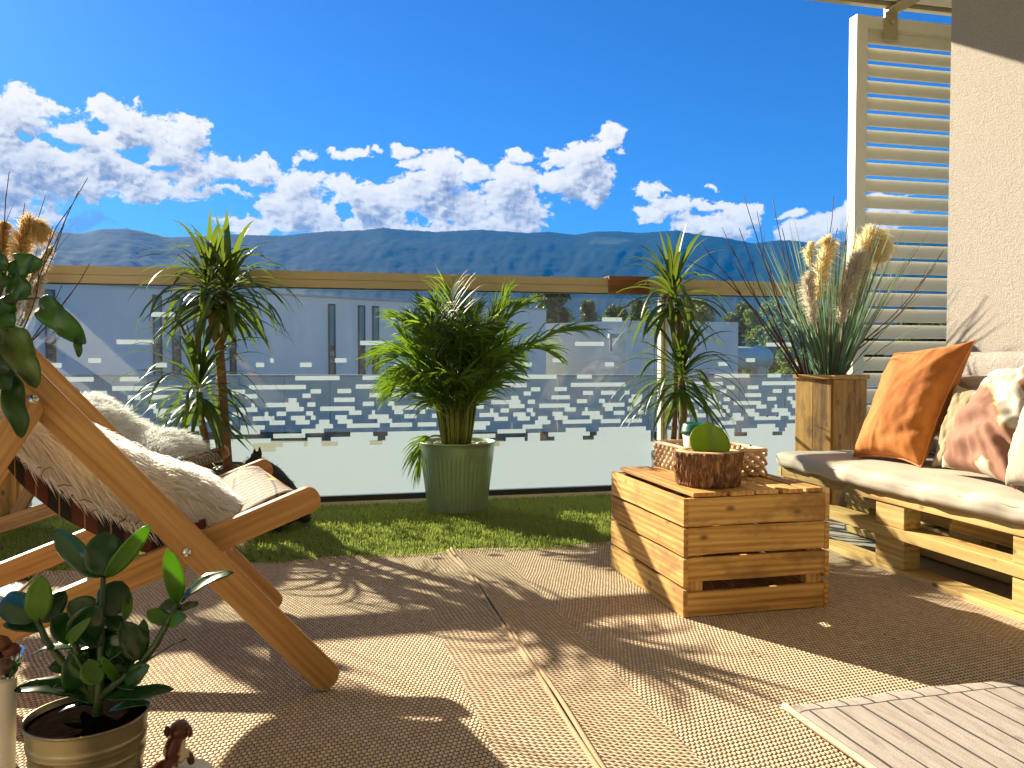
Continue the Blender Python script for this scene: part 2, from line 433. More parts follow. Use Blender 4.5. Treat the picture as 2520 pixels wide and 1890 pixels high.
up = shiftf(h_, -0.003, 0.004); up2 = shiftf(h_, -0.010, 0.016); up3 = shiftf(d0, -0.02, 0.035)*1.0
lit = 0.90 + np.clip((h_-up)*0.55, -0.16, 0.12) + np.clip((h_-up2)*0.50, -0.30, 0.15) - np.clip((d0-0.30)*0.55, 0, 0.26) - np.clip(up3*0.35, 0, 0.12)
lit = np.where(cover < 0.9, lit+(0.9-cover)*0.12, lit)
dk = field(CA, CE, DK) + (fine-0.5)*0.6
dkc = np.clip(dk/0.35, 0, 1)*0.5
lit = np.clip(lit, 0.26, 1.0)
ALPHA = np.maximum(cover, dkc); LIT = np.where(cover > dkc, lit, 0.25)
fade = np.clip((CA-ca[0])/0.02, 0, 1)
RC = 9500
VC = np.stack([np.sin(CA)*np.cos(CE)*RC, np.cos(CA)*np.cos(CE)*RC, np.sin(CE)*RC], -1).reshape(-1, 3)
jj = (np.arange(NAc-1)[:, None]*NEc + np.arange(NEc-1)[None]).ravel()
FC = np.stack([jj, jj+NEc, jj+NEc+1, jj+1], 1)
AF = (ALPHA*fade).ravel(); keep = (AF[FC].max(1) > 0.002); FC = FC[keep]
used = np.unique(FC); remap = np.zeros(len(VC), dtype=np.int64); remap[used] = np.arange(len(used))
def m_cloud():
    t = NT('cloud'); t.n.remove(t.b)
    at = t.new('ShaderNodeAttribute', attribute_name='cover'); al = t.new('ShaderNodeAttribute', attribute_name='lit')
    c = t.ramp(al.outputs['Fac'], [(0.2, (0.15, 0.18, 0.28)), (0.5, (0.42, 0.43, 0.48)), (0.75, (0.80, 0.77, 0.73)), (1.0, (1.0, 0.94, 0.84))])
    em = t.new('ShaderNodeEmission'); t.ln(c, em.inputs[0]); em.inputs[1].default_value = 0.365
    tr = t.new('ShaderNodeBsdfTransparent'); mx = t.new('ShaderNodeMixShader')
    t.ln(at.outputs['Fac'], mx.inputs[0]); t.ln(tr.outputs[0], mx.inputs[1]); t.ln(em.outputs[0], mx.inputs[2]); t.ln(mx.outputs[0], t.out.inputs[0])
    try: t.m.cycles.emission_sampling = 'NONE'
    except Exception: pass
    try: t.m.emission_sampling = 'NONE'
    except Exception: pass
    return t.m
cl = npmesh('clouds', VC[used], remap[FC], m_cloud(), smooth=True)
for nm_, ar in (('cover', AF[used]), ('lit', LIT.ravel()[used])):
    at = cl.data.attributes.new(nm_, 'FLOAT', 'POINT'); at.data.foreach_set('value', ar.astype(np.float32))
tag(cl, kind='structure')

# haze -------------------------------------------------------------
hz = MB(); hz.box((-4900, -4800, -2.0), (4900, 4900, 640))
def m_haze():
    t = NT('haze_air'); t.n.remove(t.b); pv = t.new('ShaderNodeVolumePrincipled')
    pv.inputs['Color'].default_value = (0.01, 0.33, 1.0, 1); pv.inputs['Density'].default_value = HAZE_D
    pv.inputs['Anisotropy'].default_value = 0.0
    t.ln(pv.outputs[0], t.out.inputs['Volume']); return t.m
HAZE_D = 0.000115
hz_o = hz.build('haze', m_haze()); tag(hz_o, kind='stuff', label='blue haze between the balcony and the far hills', cat='haze')

# ------------------------------------------------------------------ walls and roof over the balcony
def m_stucco():
    t = NT('stucco'); v = t.coord('Object')
    n = t.noise(v, 150, 5, 0.72, 0.0); n2 = t.noise(v, 3, 4, 0.5)
    t.base(t.mix(t.ramp(n, [(0.3, (0, 0, 0)), (0.7, (1, 1, 1))]), (0.37, 0.335, 0.28), (0.50, 0.46, 0.40))); t.rough(0.9)
    t.bump(n, 0.9, 0.009); return t.m
M['stucco'] = m_stucco()
wb = MB(); wb.box((2.35, -1.55, -0.006), (2.65, 2.72, 2.40))
tag(wb.build('side_wall', M['stucco']), 'rough beige stucco wall behind the pallet sofa, shaded at the top', 'wall')
hb = MB(); hb.box((-3.6, -1.75, -0.006), (2.65, -1.551, 2.40))
tag(hb.build('unseen_house_wall', plain('painted_facade', (0.82, 0.76, 0.66), 0.85)), 'plain beige unseen house wall behind the camera, added for bounce light', 'wall')  # out-of-view wall, put in to bounce warm light and show in reflections
rf = thing('balcony_roof', 'beige roof slab edge above the louvre screen', 'roof', (2.5, 3.6, 2.42))
r1 = MB(); r1.box((-3.6, -1.75, 2.402), (6.5, 3.60, 2.62)); r1.build('slab', plain('soffit_paint', (0.85, 0.80, 0.68), 0.8), rf)
r2 = MB(); r2.box((-3.6, 3.602, 2.418), (6.5, 3.655, 2.445)); 
t_ = NT('teal_glass_edge'); t_.base((0.01, 0.13, 0.12)); t_.rough(0.12); r2.build('glass_edge', t_.m, rf)
r3 = MB(); r3.box((-3.6, 3.602, 2.447), (6.5, 3.66, 2.62)); r3.build('fascia', M['alu'], rf)
r4 = MB(); r4.box((-3.6, 3.63, 2.392), (6.5, 3.665, 2.415)); r4.build('trim', M['alu'], rf)

# ------------------------------------------------------------------ louvre screen
SY = 3.70
ls = thing('louvre_screen', 'tall beige slatted louvre screen beside the stucco wall', 'screen', (2.66, SY, 0))
xl = Yp(2094, 500, SY).x
for nm_, a, b in (('post', (xl, SY-0.03, 0.0), (xl+0.062, SY+0.03, 2.355)), ('post', (4.05, SY-0.03, 0), (4.11, SY+0.03, 2.355))):
    p = MB(); p.box(a, b); p.build(nm_, M['alu_light'], ls)
p = MB(); p.box((xl+0.0625, SY-0.028, 2.295), (4.0495, SY+0.028, 2.354)); p.build('top_frame', M['alu_light'], ls)
z = 2.29
k = 0
while z > 0.06:
    board('slat', ls, (xl+0.063, SY, z-0.031), (4.049, SY, z-0.031), 0.012, 0.069, (0, 1, -0.35), M['alu_light'], 0.002)
    z -= 0.0815; k += 1
br_ = MB(); xb = Yp(2180, 60, SY).x
br_.box((xb-0.036, SY-0.042, 2.24), (xb+0.036, SY-0.0305, 2.40)); br_.box((xb-0.036, SY-0.0425, 2.372), (xb+0.036, SY-0.20, 2.384)); br_.build('bracket', M['alu'], ls)
bo = MB(); bo.tube([(xb, SY-0.043, 2.325), (xb, SY-0.054, 2.325)], 0.011, 10); bo.build('bolt', M['bolt'], ls)

# ------------------------------------------------------------------ glass balustrade
GY = 3.78
gb = thing('glass_balustrade', 'glass balustrade with beige top rail and frosted block pattern', 'balustrade', (0.6, GY, 0))
X0, X1 = -1.38-1.0, 2.66
def m_glass():
    t = NT('clear_glass'); t.n.remove(t.b)
    gl = t.new('ShaderNodeBsdfGlossy'); gl.inputs['Roughness'].default_value = 0.0
    tr = t.new('ShaderNodeBsdfTransparent'); tr.inputs[0].default_value = (0.93, 0.975, 0.97, 1)
    tl = t.new('ShaderNodeBsdfTranslucent'); tl.inputs[0].default_value = (1, 0.97, 0.9, 1)
    fr = t.new('ShaderNodeFresnel'); fr.inputs[0].default_value = 1.5
    v = t.coord('Object', (7, 7, 1.2)); n = t.noise(v, 4, 6, 0.7); n2 = t.noise(t.coord('Object', (1, 1, 1)), 1.3, 3, 0.5)
    du = t.math('MULTIPLY', t.math('ADD', t.ramp(n, [(0.45, (0, 0, 0)), (0.85, (1, 1, 1))]), t.ramp(n2, [(0.4, (0.1, 0.1, 0.1)), (0.75, (0.8, 0.8, 0.8))])), 0.010)
    m0 = t.new('ShaderNodeMixShader'); t.ln(du, m0.inputs[0]); t.ln(tr.outputs[0], m0.inputs[1]); t.ln(tl.outputs[0], m0.inputs[2])
    mx = t.new('ShaderNodeMixShader'); t.ln(t.math('MULTIPLY', fr.outputs[0], 0.9), mx.inputs[0])
    t.ln(m0.outputs[0], mx.inputs[1]); t.ln(gl.outputs[0], mx.inputs[2]); t.ln(mx.outputs[0], t.out.inputs[0]); return t.m
def m_film():
    t = NT('frosted_film'); t.n.remove(t.b)
    di = t.new('ShaderNodeBsdfDiffuse'); di.inputs[0].default_value = (0.46, 0.51, 0.54, 1)
    tl = t.new('ShaderNodeBsdfTranslucent'); tl.inputs[0].default_value = (0.34, 0.40, 0.46, 1)
    tr = t.new('ShaderNodeBsdfTransparent')
    m0 = t.new('ShaderNodeMixShader'); m0.inputs[0].default_value = 0.55; t.ln(di.outputs[0], m0.inputs[1]); t.ln(tl.outputs[0], m0.inputs[2])
    mx = t.new('ShaderNodeMixShader'); mx.inputs[0].default_value = 0.05; t.ln(m0.outputs[0], mx.inputs[1]); t.ln(tr.outputs[0], mx.inputs[2])
    t.ln(mx.outputs[0], t.out.inputs[0]); return t.m
M['glass'] = m_glass(); M['film'] = m_film()
# frosted pattern: rectangles read off one glass unit
s1 = 4.608
R1 = [(220,78,298,132),(420,608,510,662),(570,543,610,598),(915,628,1045,685),(1310,542,1442,598),(860,762,1358,818),(338,882,980,940),(135,940,295,995),(290,990,430,1045),
 (367,1045,403,1093),(780,1035,882,1085),(525,1082,907,1140),(757,1133,963,1185),(1032,928,1160,984),(948,982,1030,1034),(1342,925,1495,980),(1300,1022,1528,1078),(990,1078,1087,1132),
 (1143,1123,1533,1178),(1467,1168,1615,1220),(218,1142,428,1194),(140,1194,295,1247),(65,1250,150,1300),(512,1190,555,1240),(645,1185,753,1240),(372,1240,620,1295),(572,1288,747,1340),
 (815,1230,967,1286),(860,1280,1020,1335),(990,1180,1065,1233),(1042,1228,1096,1280),(1128,1276,1252,1330),(1092,1325,1290,1378),(937,1375,1185,1430),(1318,1222,1447,1275),
 (1345,1270,1513,1325),(238,1345,510,1398),(85,1398,465,1450),(1560,1318,1820,1368),
 (140,1497,578,1550),(20,1550,375,1640),(0,1597,1700,1700),(645,1540,1184,1600),(717,1490,965,1542),(615,1437,967,1490),(1000,1480,1162,1545),(1265,1472,1480,1525),(1184,1573,1700,1640),
 (1348,1520,1700,1600),(1480,1420,1700,1530)]
R2 = [(370,80,620,132),(25,343,402,397),(408,600,530,655),(58,760,246,810),(-18,872,683,925),(137,968,268,1024),(369,965,554,1020),(660,963,733,1015),(60,1068,183,1120),(343,1065,411,1115),
 (385,1110,672,1160),(415,1160,515,1210),(750,1010,890,1060),(722,1058,880,1108),(-10,1168,50,1220),(700,1158,766,1210),(155,1165,195,1215),(120,1213,353,1266),(230,1262,388,1310),
 (-120,1315,250,1365),(362,1305,613,1360),(535,1208,673,1257),(845,1200,935,1250),(685,1300,885,1350),(780,1108,905,1158),
 (0,1412,181,1462),(0,1460,232,1512),(-40,1510,125,1700),(277,1505,1000,1700),(318,1455,1000,1510),(345,1400,935,1460),(0,1557,1000,1700)]
NX, NZ, PX_, PZ = 200, 60, 1.0/200, 0.0194
ZB = Yp(860, 760+1597/s1, GY).z
grid = np.zeros((NZ, NX), dtype=bool)      # row 0 at the top of ...
ZT = ZB + 38*PZ
UX0 = -0.385
for lst, ox in ((R1, 540), (R2, 880)):
    for (x0, y0, x1, y1) in lst:
        pa = Yp(ox+x0/s1, 760+(y0+y1)/2/s1, GY); pb = Yp(ox+x1/s1, 760+(y0+y1)/2/s1, GY)
        zt = Yp(ox+(x0+x1)/2/s1, 760+y0/s1, GY).z; zb = Yp(ox+(x0+x1)/2/s1, 760+y1/s1, GY).z
        r0 = int(round((ZT-zt)/PZ)); r1_ = max(r0+1, int(round((ZT-zb)/PZ)))
        if y1-y0 < 60: r1_ = r0+1
        c0 = int(round((pa.x-UX0)/PX_)); c1 = int(round((pb.x-UX0)/PX_))
        grid[max(r0, 0):r1_, max(c0, 0):min(c1, NX)] = True
grid[38:, :] = True
for ci, cx in enumerate(np.arange(-2.385, 2.6, 1.0)):
    xa, xb_ = cx+0.006, min(cx+1.0-0.006, X1-0.03)
    # posts stand at every second joint
    pn = MB(); pn.box((xa, GY-0.004, 0.048), (xb_, GY+0.004, 0.962)); pane = pn.build('glass_pane', M['glass'], gb)
    fm = MB()
    rows = []
    for r in range(38):
        zt = ZT-r*PZ; c = 0
        while c < NX:
            if grid[r, c]:
                c2 = c
                while c2 < NX and grid[r, c2]: c2 += 1
                a = max(cx+c*PX_, xa+0.002); b = min(cx+c2*PX_, xb_-0.002)
                if b > a:
                    fm.add([(a, GY-0.0055, zt-PZ), (b, GY-0.0055, zt-PZ), (b, GY-0.0055, zt), (a, GY-0.0055, zt)], [(0, 1, 2, 3)])
                c = c2
            else: c += 1
    fm.add([(xa+.002, GY-0.0055, 0.052), (xb_-.002, GY-0.0055, 0.052), (xb_-.002, GY-0.0055, ZT-38*PZ), (xa+.002, GY-0.0055, ZT-38*PZ)], [(0, 1, 2, 3)])
    fm.build('privacy_film', M['film'], pane)
for px_ in (-2.385, -0.385, 1.64):
    p = MB(); p.box((px_-0.018, GY-0.05, 0.0), (px_-0.0045, GY-0.009, 0.965)); p.box((px_+0.0045, GY-0.05, 0.0), (px_+0.018, GY-0.009, 0.965)); p.box((px_-0.0044, GY-0.03, 0.0), (px_+0.0044, GY-0.009, 0.965))
    p.build('post', M['alu_light'], gb)
tr_ = MB()
for a, b in ((X0, 0.617), (0.620, X1-0.005)):
    tr_.box((a, GY-0.035, 1.001), (b, GY+0.035, 1.036)); tr_.box((a, GY-0.038, 0.966), (b, GY+0.038, 0.9985)); tr_.box((a, GY-0.03, 0.9984), (b, GY+0.03, 1.0011))
tr_.build('top_rail', M['alu'], gb)
g_ = MB(); g_.box((X0, GY-0.02, 0.9625), (X1-0.005, GY+0.02, 0.9659)); g_.build('gasket', M['dark_gasket'], gb)
b_ = MB(); b_.box((X0, GY-0.025, -0.005), (X1-0.005, GY+0.025, 0.022)); b_.build('bottom_rail', M['alu_light'], gb)
g2 = MB(); g2.box((X0, GY-0.015, 0.0225), (X1-0.005, GY+0.015, 0.0475)); g2.build('bottom_gasket', M['dark_gasket'], gb)
pa, pb = Yp(1497, 700, GY-0.04).x, Yp(1596, 700, GY-0.04).x
cp = MB(); cp.box((pa, GY-0.052, 0.962), (pb, GY-0.039, 1.040)); cp.box((pa, GY-0.0525, 1.0405), (pb, GY+0.03, 1.045))
tag(cp.build('rail_cover', wood('copper_brown', (0.16, 0.06, 0.015), (0.26, 0.11, 0.03), (0.33, 0.15, 0.05), 0.4, False)), 'brown wooden cover clipped on the balustrade top rail', 'rail cover')

# ------------------------------------------------------------------ rugs, turf, mat
def m_rug(hx, hy):
    t = NT('woven_rug'); tc = t.new('ShaderNodeTexCoord'); sp = t.new('ShaderNodeSeparateXYZ'); t.ln(tc.outputs['Object'], sp.inputs[0])
    x, y = sp.outputs[0], sp.outputs[1]
    ex = t.math('SUBTRACT', hx, t.math('ABSOLUTE', x)); ey = t.math('SUBTRACT', hy, t.math('ABSOLUTE', y))
    inx = t.math('LESS_THAN', ex, ey)
    bord = t.math('LESS_THAN', t.math('MINIMUM', ex, ey), 0.155)
    sw = t.math('MULTIPLY', inx, bord)         # side borders are woven the other way
    nsw = t.math('SUBTRACT', 1.0, sw)
    u = t.math('ADD', x, t.math('MULTIPLY', sw, t.math('MULTIPLY', y, 0.45)))
    v = t.math('ADD', y, t.math('MULTIPLY', x, t.math('SUBTRACT', t.math('MULTIPLY', sw, 0.62), 0.18)))
    nx = t.noise(tc.outputs['Object'], 9, 3, 0.5)
    u = t.math('ADD', u, t.math('MULTIPLY', nx, 0.012)); 
    U = t.math('MULTIPLY', u, 1/0.0092); V = t.math('MULTIPLY', v, 1/0.0118)
    row = t.math('FLOOR', V)
    par = t.math('MULTIPLY', t.math('MODULO', t.math('ADD', row, 4000), 2.0), 0.5)
    fu = t.math('SUBTRACT', t.math('FRACT', t.math('ADD', t.math('ADD', U, par), 4000)), 0.5)
    fv = t.math('SUBTRACT', t.math('FRACT', t.math('ADD', V, 4000)), 0.5)
    sk = t.math('ADD', fu, t.math('MULTIPLY', t.math('MULTIPLY', fv, fv), 1.1))       # chevron-ish knot
    r2 = t.math('ADD', t.math('POWER', t.math('ABSOLUTE', t.math('MULTIPLY', t.math('SUBTRACT', sk, 0.09), 2.0)), 2.4), t.math('POWER', t.math('ABSOLUTE', t.math('MULTIPLY', fv, 1.95)), 2.6))
    h = t.math('MAXIMUM', t.math('SUBTRACT', 1.0, r2), 0.0)
    cell = t.new('ShaderNodeTexWhiteNoise', noise_dimensions='2D'); cb = t.new('ShaderNodeCombineXYZ')
    t.ln(t.math('FLOOR', t.math('ADD', U, par)), cb.inputs[0]); t.ln(row, cb.inputs[1]); t.ln(cb.outputs[0], cell.inputs['Vector'])
    big = t.noise(tc.outputs['Object'], 3, 4, 0.6); fib = t.noise(tc.outputs['Object'], 420, 3, 0.6)
    tan_ = t.mix(cell.outputs['Value'], (0.61, 0.475, 0.32), (0.82, 0.675, 0.485)); tan_ = t.mix(t.math('MULTIPLY', big, 0.35), tan_, (0.52, 0.40, 0.28))
    tan_ = t.mix(t.math('MULTIPLY', fib, 0.3), tan_, (0.34, 0.22, 0.12))
    c = t.mix(t.ramp(h, [(0.04, (0, 0, 0)), (0.38, (1, 1, 1))]), (0.10, 0.050, 0.024), tan_)
    t.base(c); t.rough(0.95); t.b.inputs['Specular IOR Level'].default_value = 0.15
    t.bump(h, 0.9, 0.004); return t.m
M['binding'] = None
def m_bind():
    t = NT('rug_binding'); v = t.coord('Object', (1, 60, 1)); wv = t.noise(v, 6, 3, 0.5)
    v3_ = t.coord('Object', (1, 1, 1)); n = t.noise(v3_, 30, 4, 0.6)
    c = t.mix(wv, (0.36, 0.25, 0.14), (0.54, 0.40, 0.25)); t.base(t.mix(t.math('MULTIPLY', n, 0.4), c, (0.33, 0.22, 0.12))); t.rough(0.9); t.bump(wv, 0.5, 0.003); return t.m
M['binding'] = m_bind()
def edge_wave(y, s): return 0.007*sin(y*3.1+s)+0.004*sin(y*7.7+2*s)
def rug(name, label, x0, x1, y0, y1):
    cx, cy = (x0+x1)/2, (y0+y1)/2; hx, hy = (x1-x0)/2, (y1-y0)/2
    root = thing(name, label, 'rug', (cx, cy, 0), 'woven rugs laid side by side')
    nx_, ny_ = 70, 110; X = np.linspace(x0, x1, nx_); Y = np.linspace(y0, y1, ny_)
    m = MB(); vs = []; sd_ = x0*3
    def off(x, y):
        e = edge_wave(y, 1.0); return x + e
    def hz_(x, y):
        ws = mnoise.noise(Vector((x*2.1, y*2.6, sd_)))*0.0045
        eb = 0.006*max(0, 1-min(x-x0, x1-x)/0.06)*(0.5+0.5*sin(y*9+sd_)) + 0.008*max(0, 1-(y1-y)/0.05)*(0.5+0.5*sin(x*14))
        return 0.007+max(ws, -0.004)+eb
    for y in Y:
        for x in X: vs.append((off(x, y), y, hz_(x, y)))
    fs = [(j*nx_+i, j*nx_+i+1, (j+1)*nx_+i+1, (j+1)*nx_+i) for j in range(ny_-1) for i in range(nx_-1)]
    m.add(vs, fs); m.build('weave', m_rug(hx, hy), root, True)
    for xe in (x0, x1):
        t = MB(); pts = [(off(xe, y), y, hz_(xe, y)+0.0008) for y in np.linspace(y0, y1, 160)]
        t.tube(pts, 0.0046, 8); t.build('binding', M['binding'], root, True)
    return root
RYF = 2.768
rug('woven_rug', 'tan woven outdoor rug under the front deckchair, left of the seam', -0.80, 0.443, 0.1, RYF)
rug('woven_rug', 'tan woven outdoor rug under the crate table, right of the seam', 0.4535, 1.695, 0.1, RYF)

def m_turf():
    t = NT('turf_blades'); g = t.new('ShaderNodeNewGeometry'); oi = t.new('ShaderNodeTexCoord')
    n = t.noise(oi.outputs['Object'], 14, 4, 0.6); n2 = t.new('ShaderNodeTexWhiteNoise'); t.ln(g.outputs['Random Per Island'], n2.inputs['Vector'])
    c = t.mix(n, (0.15, 0.24, 0.025), (0.32, 0.42, 0.08)); c = t.mix(t.math('MULTIPLY', g.outputs['Random Per Island'], 0.7), c, (0.50, 0.56, 0.18))
    t.base(c); t.rough(0.36); t.translucent((0.40, 0.46, 0.10), 0.45); return t.m
M['turf'] = m_turf()
tb = MB(); TX0, TX1, TY0, TY1 = -1.75, 1.62, 2.745, 3.752
tb.add([(TX0, TY0, -0.001), (TX1, TY0, -0.001), (TX1, TY1, -0.001), (TX0, TY1, -0.001)], [(0, 1, 2, 3)])
tag(tb.build('turf_backing', plain('turf_backing', (0.035, 0.06, 0.012), 0.95)), kind='structure')
n = 120000
bx = RNG.uniform(TX0, TX1, n); by = RNG.uniform(TY0, TY1, n)
aa = RNG.uniform(0, 2*pi, n)*0.5 + 2.2; ln_ = RNG.uniform(0.012, 0.027, n); lean = RNG.uniform(0.3, 1.2, n); wd = RNG.uniform(0.0009, 0.0016, n)
dx = np.cos(aa)*np.sin(lean); dy = np.sin(aa)*np.sin(lean); dz = np.cos(lean)
sx = -np.sin(aa); sy = np.cos(aa)
b0 = np.stack([bx-sx*wd, by-sy*wd, np.zeros(n)], 1); b1 = np.stack([bx+sx*wd, by+sy*wd, np.zeros(n)], 1)
mid = np.stack([bx+dx*ln_*0.6, by+dy*ln_*0.6, dz*ln_*0.75], 1); tip = np.stack([bx+dx*ln_*1.1, by+dy*ln_*1.1, dz*ln_*0.95], 1)
sv = np.stack([sx*wd*0.8, sy*wd*0.8, np.zeros(n)], 1)
V_ = np.concatenate([b0, b1, mid+sv, mid-sv, tip], 0)
i_ = np.arange(n); q1 = np.stack([i_, i_+n, i_+2*n, i_+3*n], 1)
tq = np.stack([i_+3*n, i_+2*n, i_+4*n, i_+4*n], 1)
V_[:, 2] -= 0.0005
tri = np.concatenate([np.stack([i_, i_+n, i_+2*n], 1), np.stack([i_, i_+2*n, i_+3*n], 1), np.stack([i_+3*n, i_+2*n, i_+4*n], 1)], 0)
tag(npmesh('turf', V_, tri, M['turf']), 'strip of green artificial turf along the glass', 'turf', kind='stuff')

def m_mat():
    t = NT('wood_print_mat'); tc = t.new('ShaderNodeTexCoord'); sp = t.new('ShaderNodeSeparateXYZ'); t.ln(tc.outputs['Object'], sp.inputs[0])
    x, y = sp.outputs[0], sp.outputs[1]
    hem = t.math('GREATER_THAN', y, -0.036)
    wv = t.noise(t.coord('Object', (6, 2, 1)), 2.0, 3, 0.5)
    xx = t.math('ADD', x, t.math('MULTIPLY', wv, 0.010))
    xx = t.math('ADD', xx, t.math('MULTIPLY', hem, 0.023))
    P = t.math('MULTIPLY', xx, 1/0.054); fr = t.math('FRACT', P); pid = t.math('FLOOR', P)
    ln1 = t.math('LESS_THAN', t.math('ABSOLUTE', t.math('SUBTRACT', fr, 0.5)), 0.045)
    ln2 = t.math('LESS_THAN', t.math('ABSOLUTE', t.math('ADD', y, t.math('ADD', 0.031, t.math('MULTIPLY', wv, 0.010)))), 0.0020)
    line = t.math('MAXIMUM', ln1, ln2)
    g = t.noise(t.coord('Object', (40, 5, 1)), 1.5, 7, 0.65, 0.5); bl = t.noise(t.coord('Object', (1, 1, 1)), 9, 4, 0.6)
    wn = t.new('ShaderNodeTexWhiteNoise', noise_dimensions='1D'); t.ln(pid, wn.inputs['W'])
    c = t.ramp(g, [(0.30, (0.20, 0.16, 0.13)), (0.5, (0.35, 0.31, 0.28)), (0.70, (0.46, 0.42, 0.385))])
    c = t.mix(t.math('MULTIPLY', wn.outputs['Value'], 0.3), c, (0.30, 0.245, 0.22)); c = t.mix(t.math('MULTIPLY', bl, 0.3), c, (0.42, 0.40, 0.37))
    vo = t.new('ShaderNodeTexVoronoi'); t.ln(t.coord('Object', (9, 6, 1)), vo.inputs['Vector']); vo.inputs['Scale'].default_value = 1.6
    kn = t.ramp(vo.outputs['Distance'], [(0.05, (1, 1, 1)), (0.14, (0, 0, 0))]); c = t.mix(t.math('MULTIPLY', kn, 0.55), c, (0.13, 0.11, 0.10))
    c = t.mix(line, c, (0.05, 0.04, 0.035)); t.base(c); t.rough(0.8); t.bump(t.noise(t.coord('Object'), 260, 4, 0.6), 0.3, 0.002); return t.m
mt = thing('plank_print_mat', 'grey mat printed like weathered planks in the near right corner', 'mat', (0.852, 1.372, 0))
mm = MB(); nx_, ny_ = 44, 44; vs = []
for j in range(ny_):
    for i in range(nx_):
        x = 0.852+0.95*i/(nx_-1); y = 0.30+1.072*j/(ny_-1)
        y2 = y + 0.006*sin(x*7)+0.01*(x-1.2); ed = min(i, nx_-1-i, ny_-1-j)
        vs.append((x+0.004*sin(y*8), y2, 0.0205+0.0015*sin(x*11+y*5)+(0.004 if ed < 1 else 0)*0 - (0.004 if ed < 1 else 0)))
mm.add(vs, [(j*nx_+i, j*nx_+i+1, (j+1)*nx_+i+1, (j+1)*nx_+i) for j in range(ny_-1) for i in range(nx_-1)])
mm.build('print', m_mat(), mt, True)
h_ = MB(); h_.tube([(0.852+0.004*sin(y*8)-0.004, y+0.006*sin(0.852*7)-0.0035, 0.0165) for y in np.linspace(0.30, 1.375, 40)], 0.0065, 6)
h_.build('hem', plain('mat_hem', (0.50, 0.42, 0.30), 0.85), mt, True)

# ------------------------------------------------------------------ crate table
cr = thing('wooden_crate', 'upturned wooden slat crate used as a coffee table', 'crate', (1.1, 2.18, 0))
CX0, CX1, CY0, CY1 = 0.900, 1.312, 1.925, 2.445
for a, b in ((0.0, 0.063), (0.088, 0.149), (0.156, 0.2255), (0.229, 0.300)):
    board('front_slat', cr, (CX0+0.0125, CY0+0.006, (a+b)/2+0.007), (CX1-0.0125, CY0+0.006, (a+b)/2+0.007), b-a, 0.012, (0, 0, 1), M['cratewood'], 0.0015, warp=0.0025)
for a, b in ((0.0, 0.070), (0.076, 0.147), (0.152, 0.224), (0.229, 0.300)):
    for xx in (CX0+0.006, CX1-0.006):
        board('side_slat', cr, (xx, CY0-0.002, (a+b)/2+0.007), (xx, CY1, (a+b)/2+0.007), b-a-0.002, 0.0125, (0, 0, 1), M['cratewood'], 0.0015, warp=0.002)
    board('back_slat', cr, (CX0+0.0125, CY1-0.006, (a+b)/2+0.007), (CX1-0.0125, CY1-0.006, (a+b)/2+0.007), b-a-0.003, 0.012, (0, 0, 1), M['cratewood'], 0.0015)
for xx in (CX0+0.036, CX1-0.036):
    for yy in (CY0+0.0235, CY1-0.0235):
        board('corner_post', cr, (xx, yy, 0.008), (xx, yy, 0.302), 0.046, 0.022, (1, 0, 0), M['cratewood'], 0.001)
xs = [(0.928, 1.022), (1.030, 1.095), (1.104, 1.168), (1.180, 1.238), (1.250, 1.300)]
for a, b in xs:
    dy_ = random.uniform(-0.006, 0.006)
    board('top_slat', cr, ((a+b)/2, CY0+0.004+dy_, 0.3145), ((a+b)/2, CY1-0.002+dy_, 0.3145), b-a, 0.011, (1, 0, 0), M['cratewood'], 0.0015, warp=0.0015)
NAILM = plain('rusty_nail', (0.07, 0.03, 0.015), 0.6)
def nail(p, d, par):
    n_ = MB(); p = Vector(p); n_.tube([p, p+Vector(d)*0.0014], 0.0028, 6); q_ = n_.build('nail', NAILM)
    q_.parent = par; q_.matrix_local = (Matrix.Translation(cr.location) @ par.matrix_local).inverted()
for sl_ in [o for o in cr.children if o.name.split('.')[0] == 'front_slat']:
    zc = sl_.location.z
    for dz_ in (-0.014, 0.015):
        for xx in (CX0+0.028, CX1-0.028): nail((xx+random.uniform(-.003, .003), CY0-0.0001, zc+dz_+random.uniform(-.003, .003)), (0, -1, 0), sl_)
for sl_ in [o for o in cr.children if o.name.split('.')[0] == 'side_slat' and o.location.x < 0]:
    for dz_ in (-0.014, 0.015):
        for yy in (CY0+0.022, CY1-0.03): nail((CX0-0.0003, yy, sl_.location.z+dz_), (-1, 0, 0), sl_)
CT = 0.3205

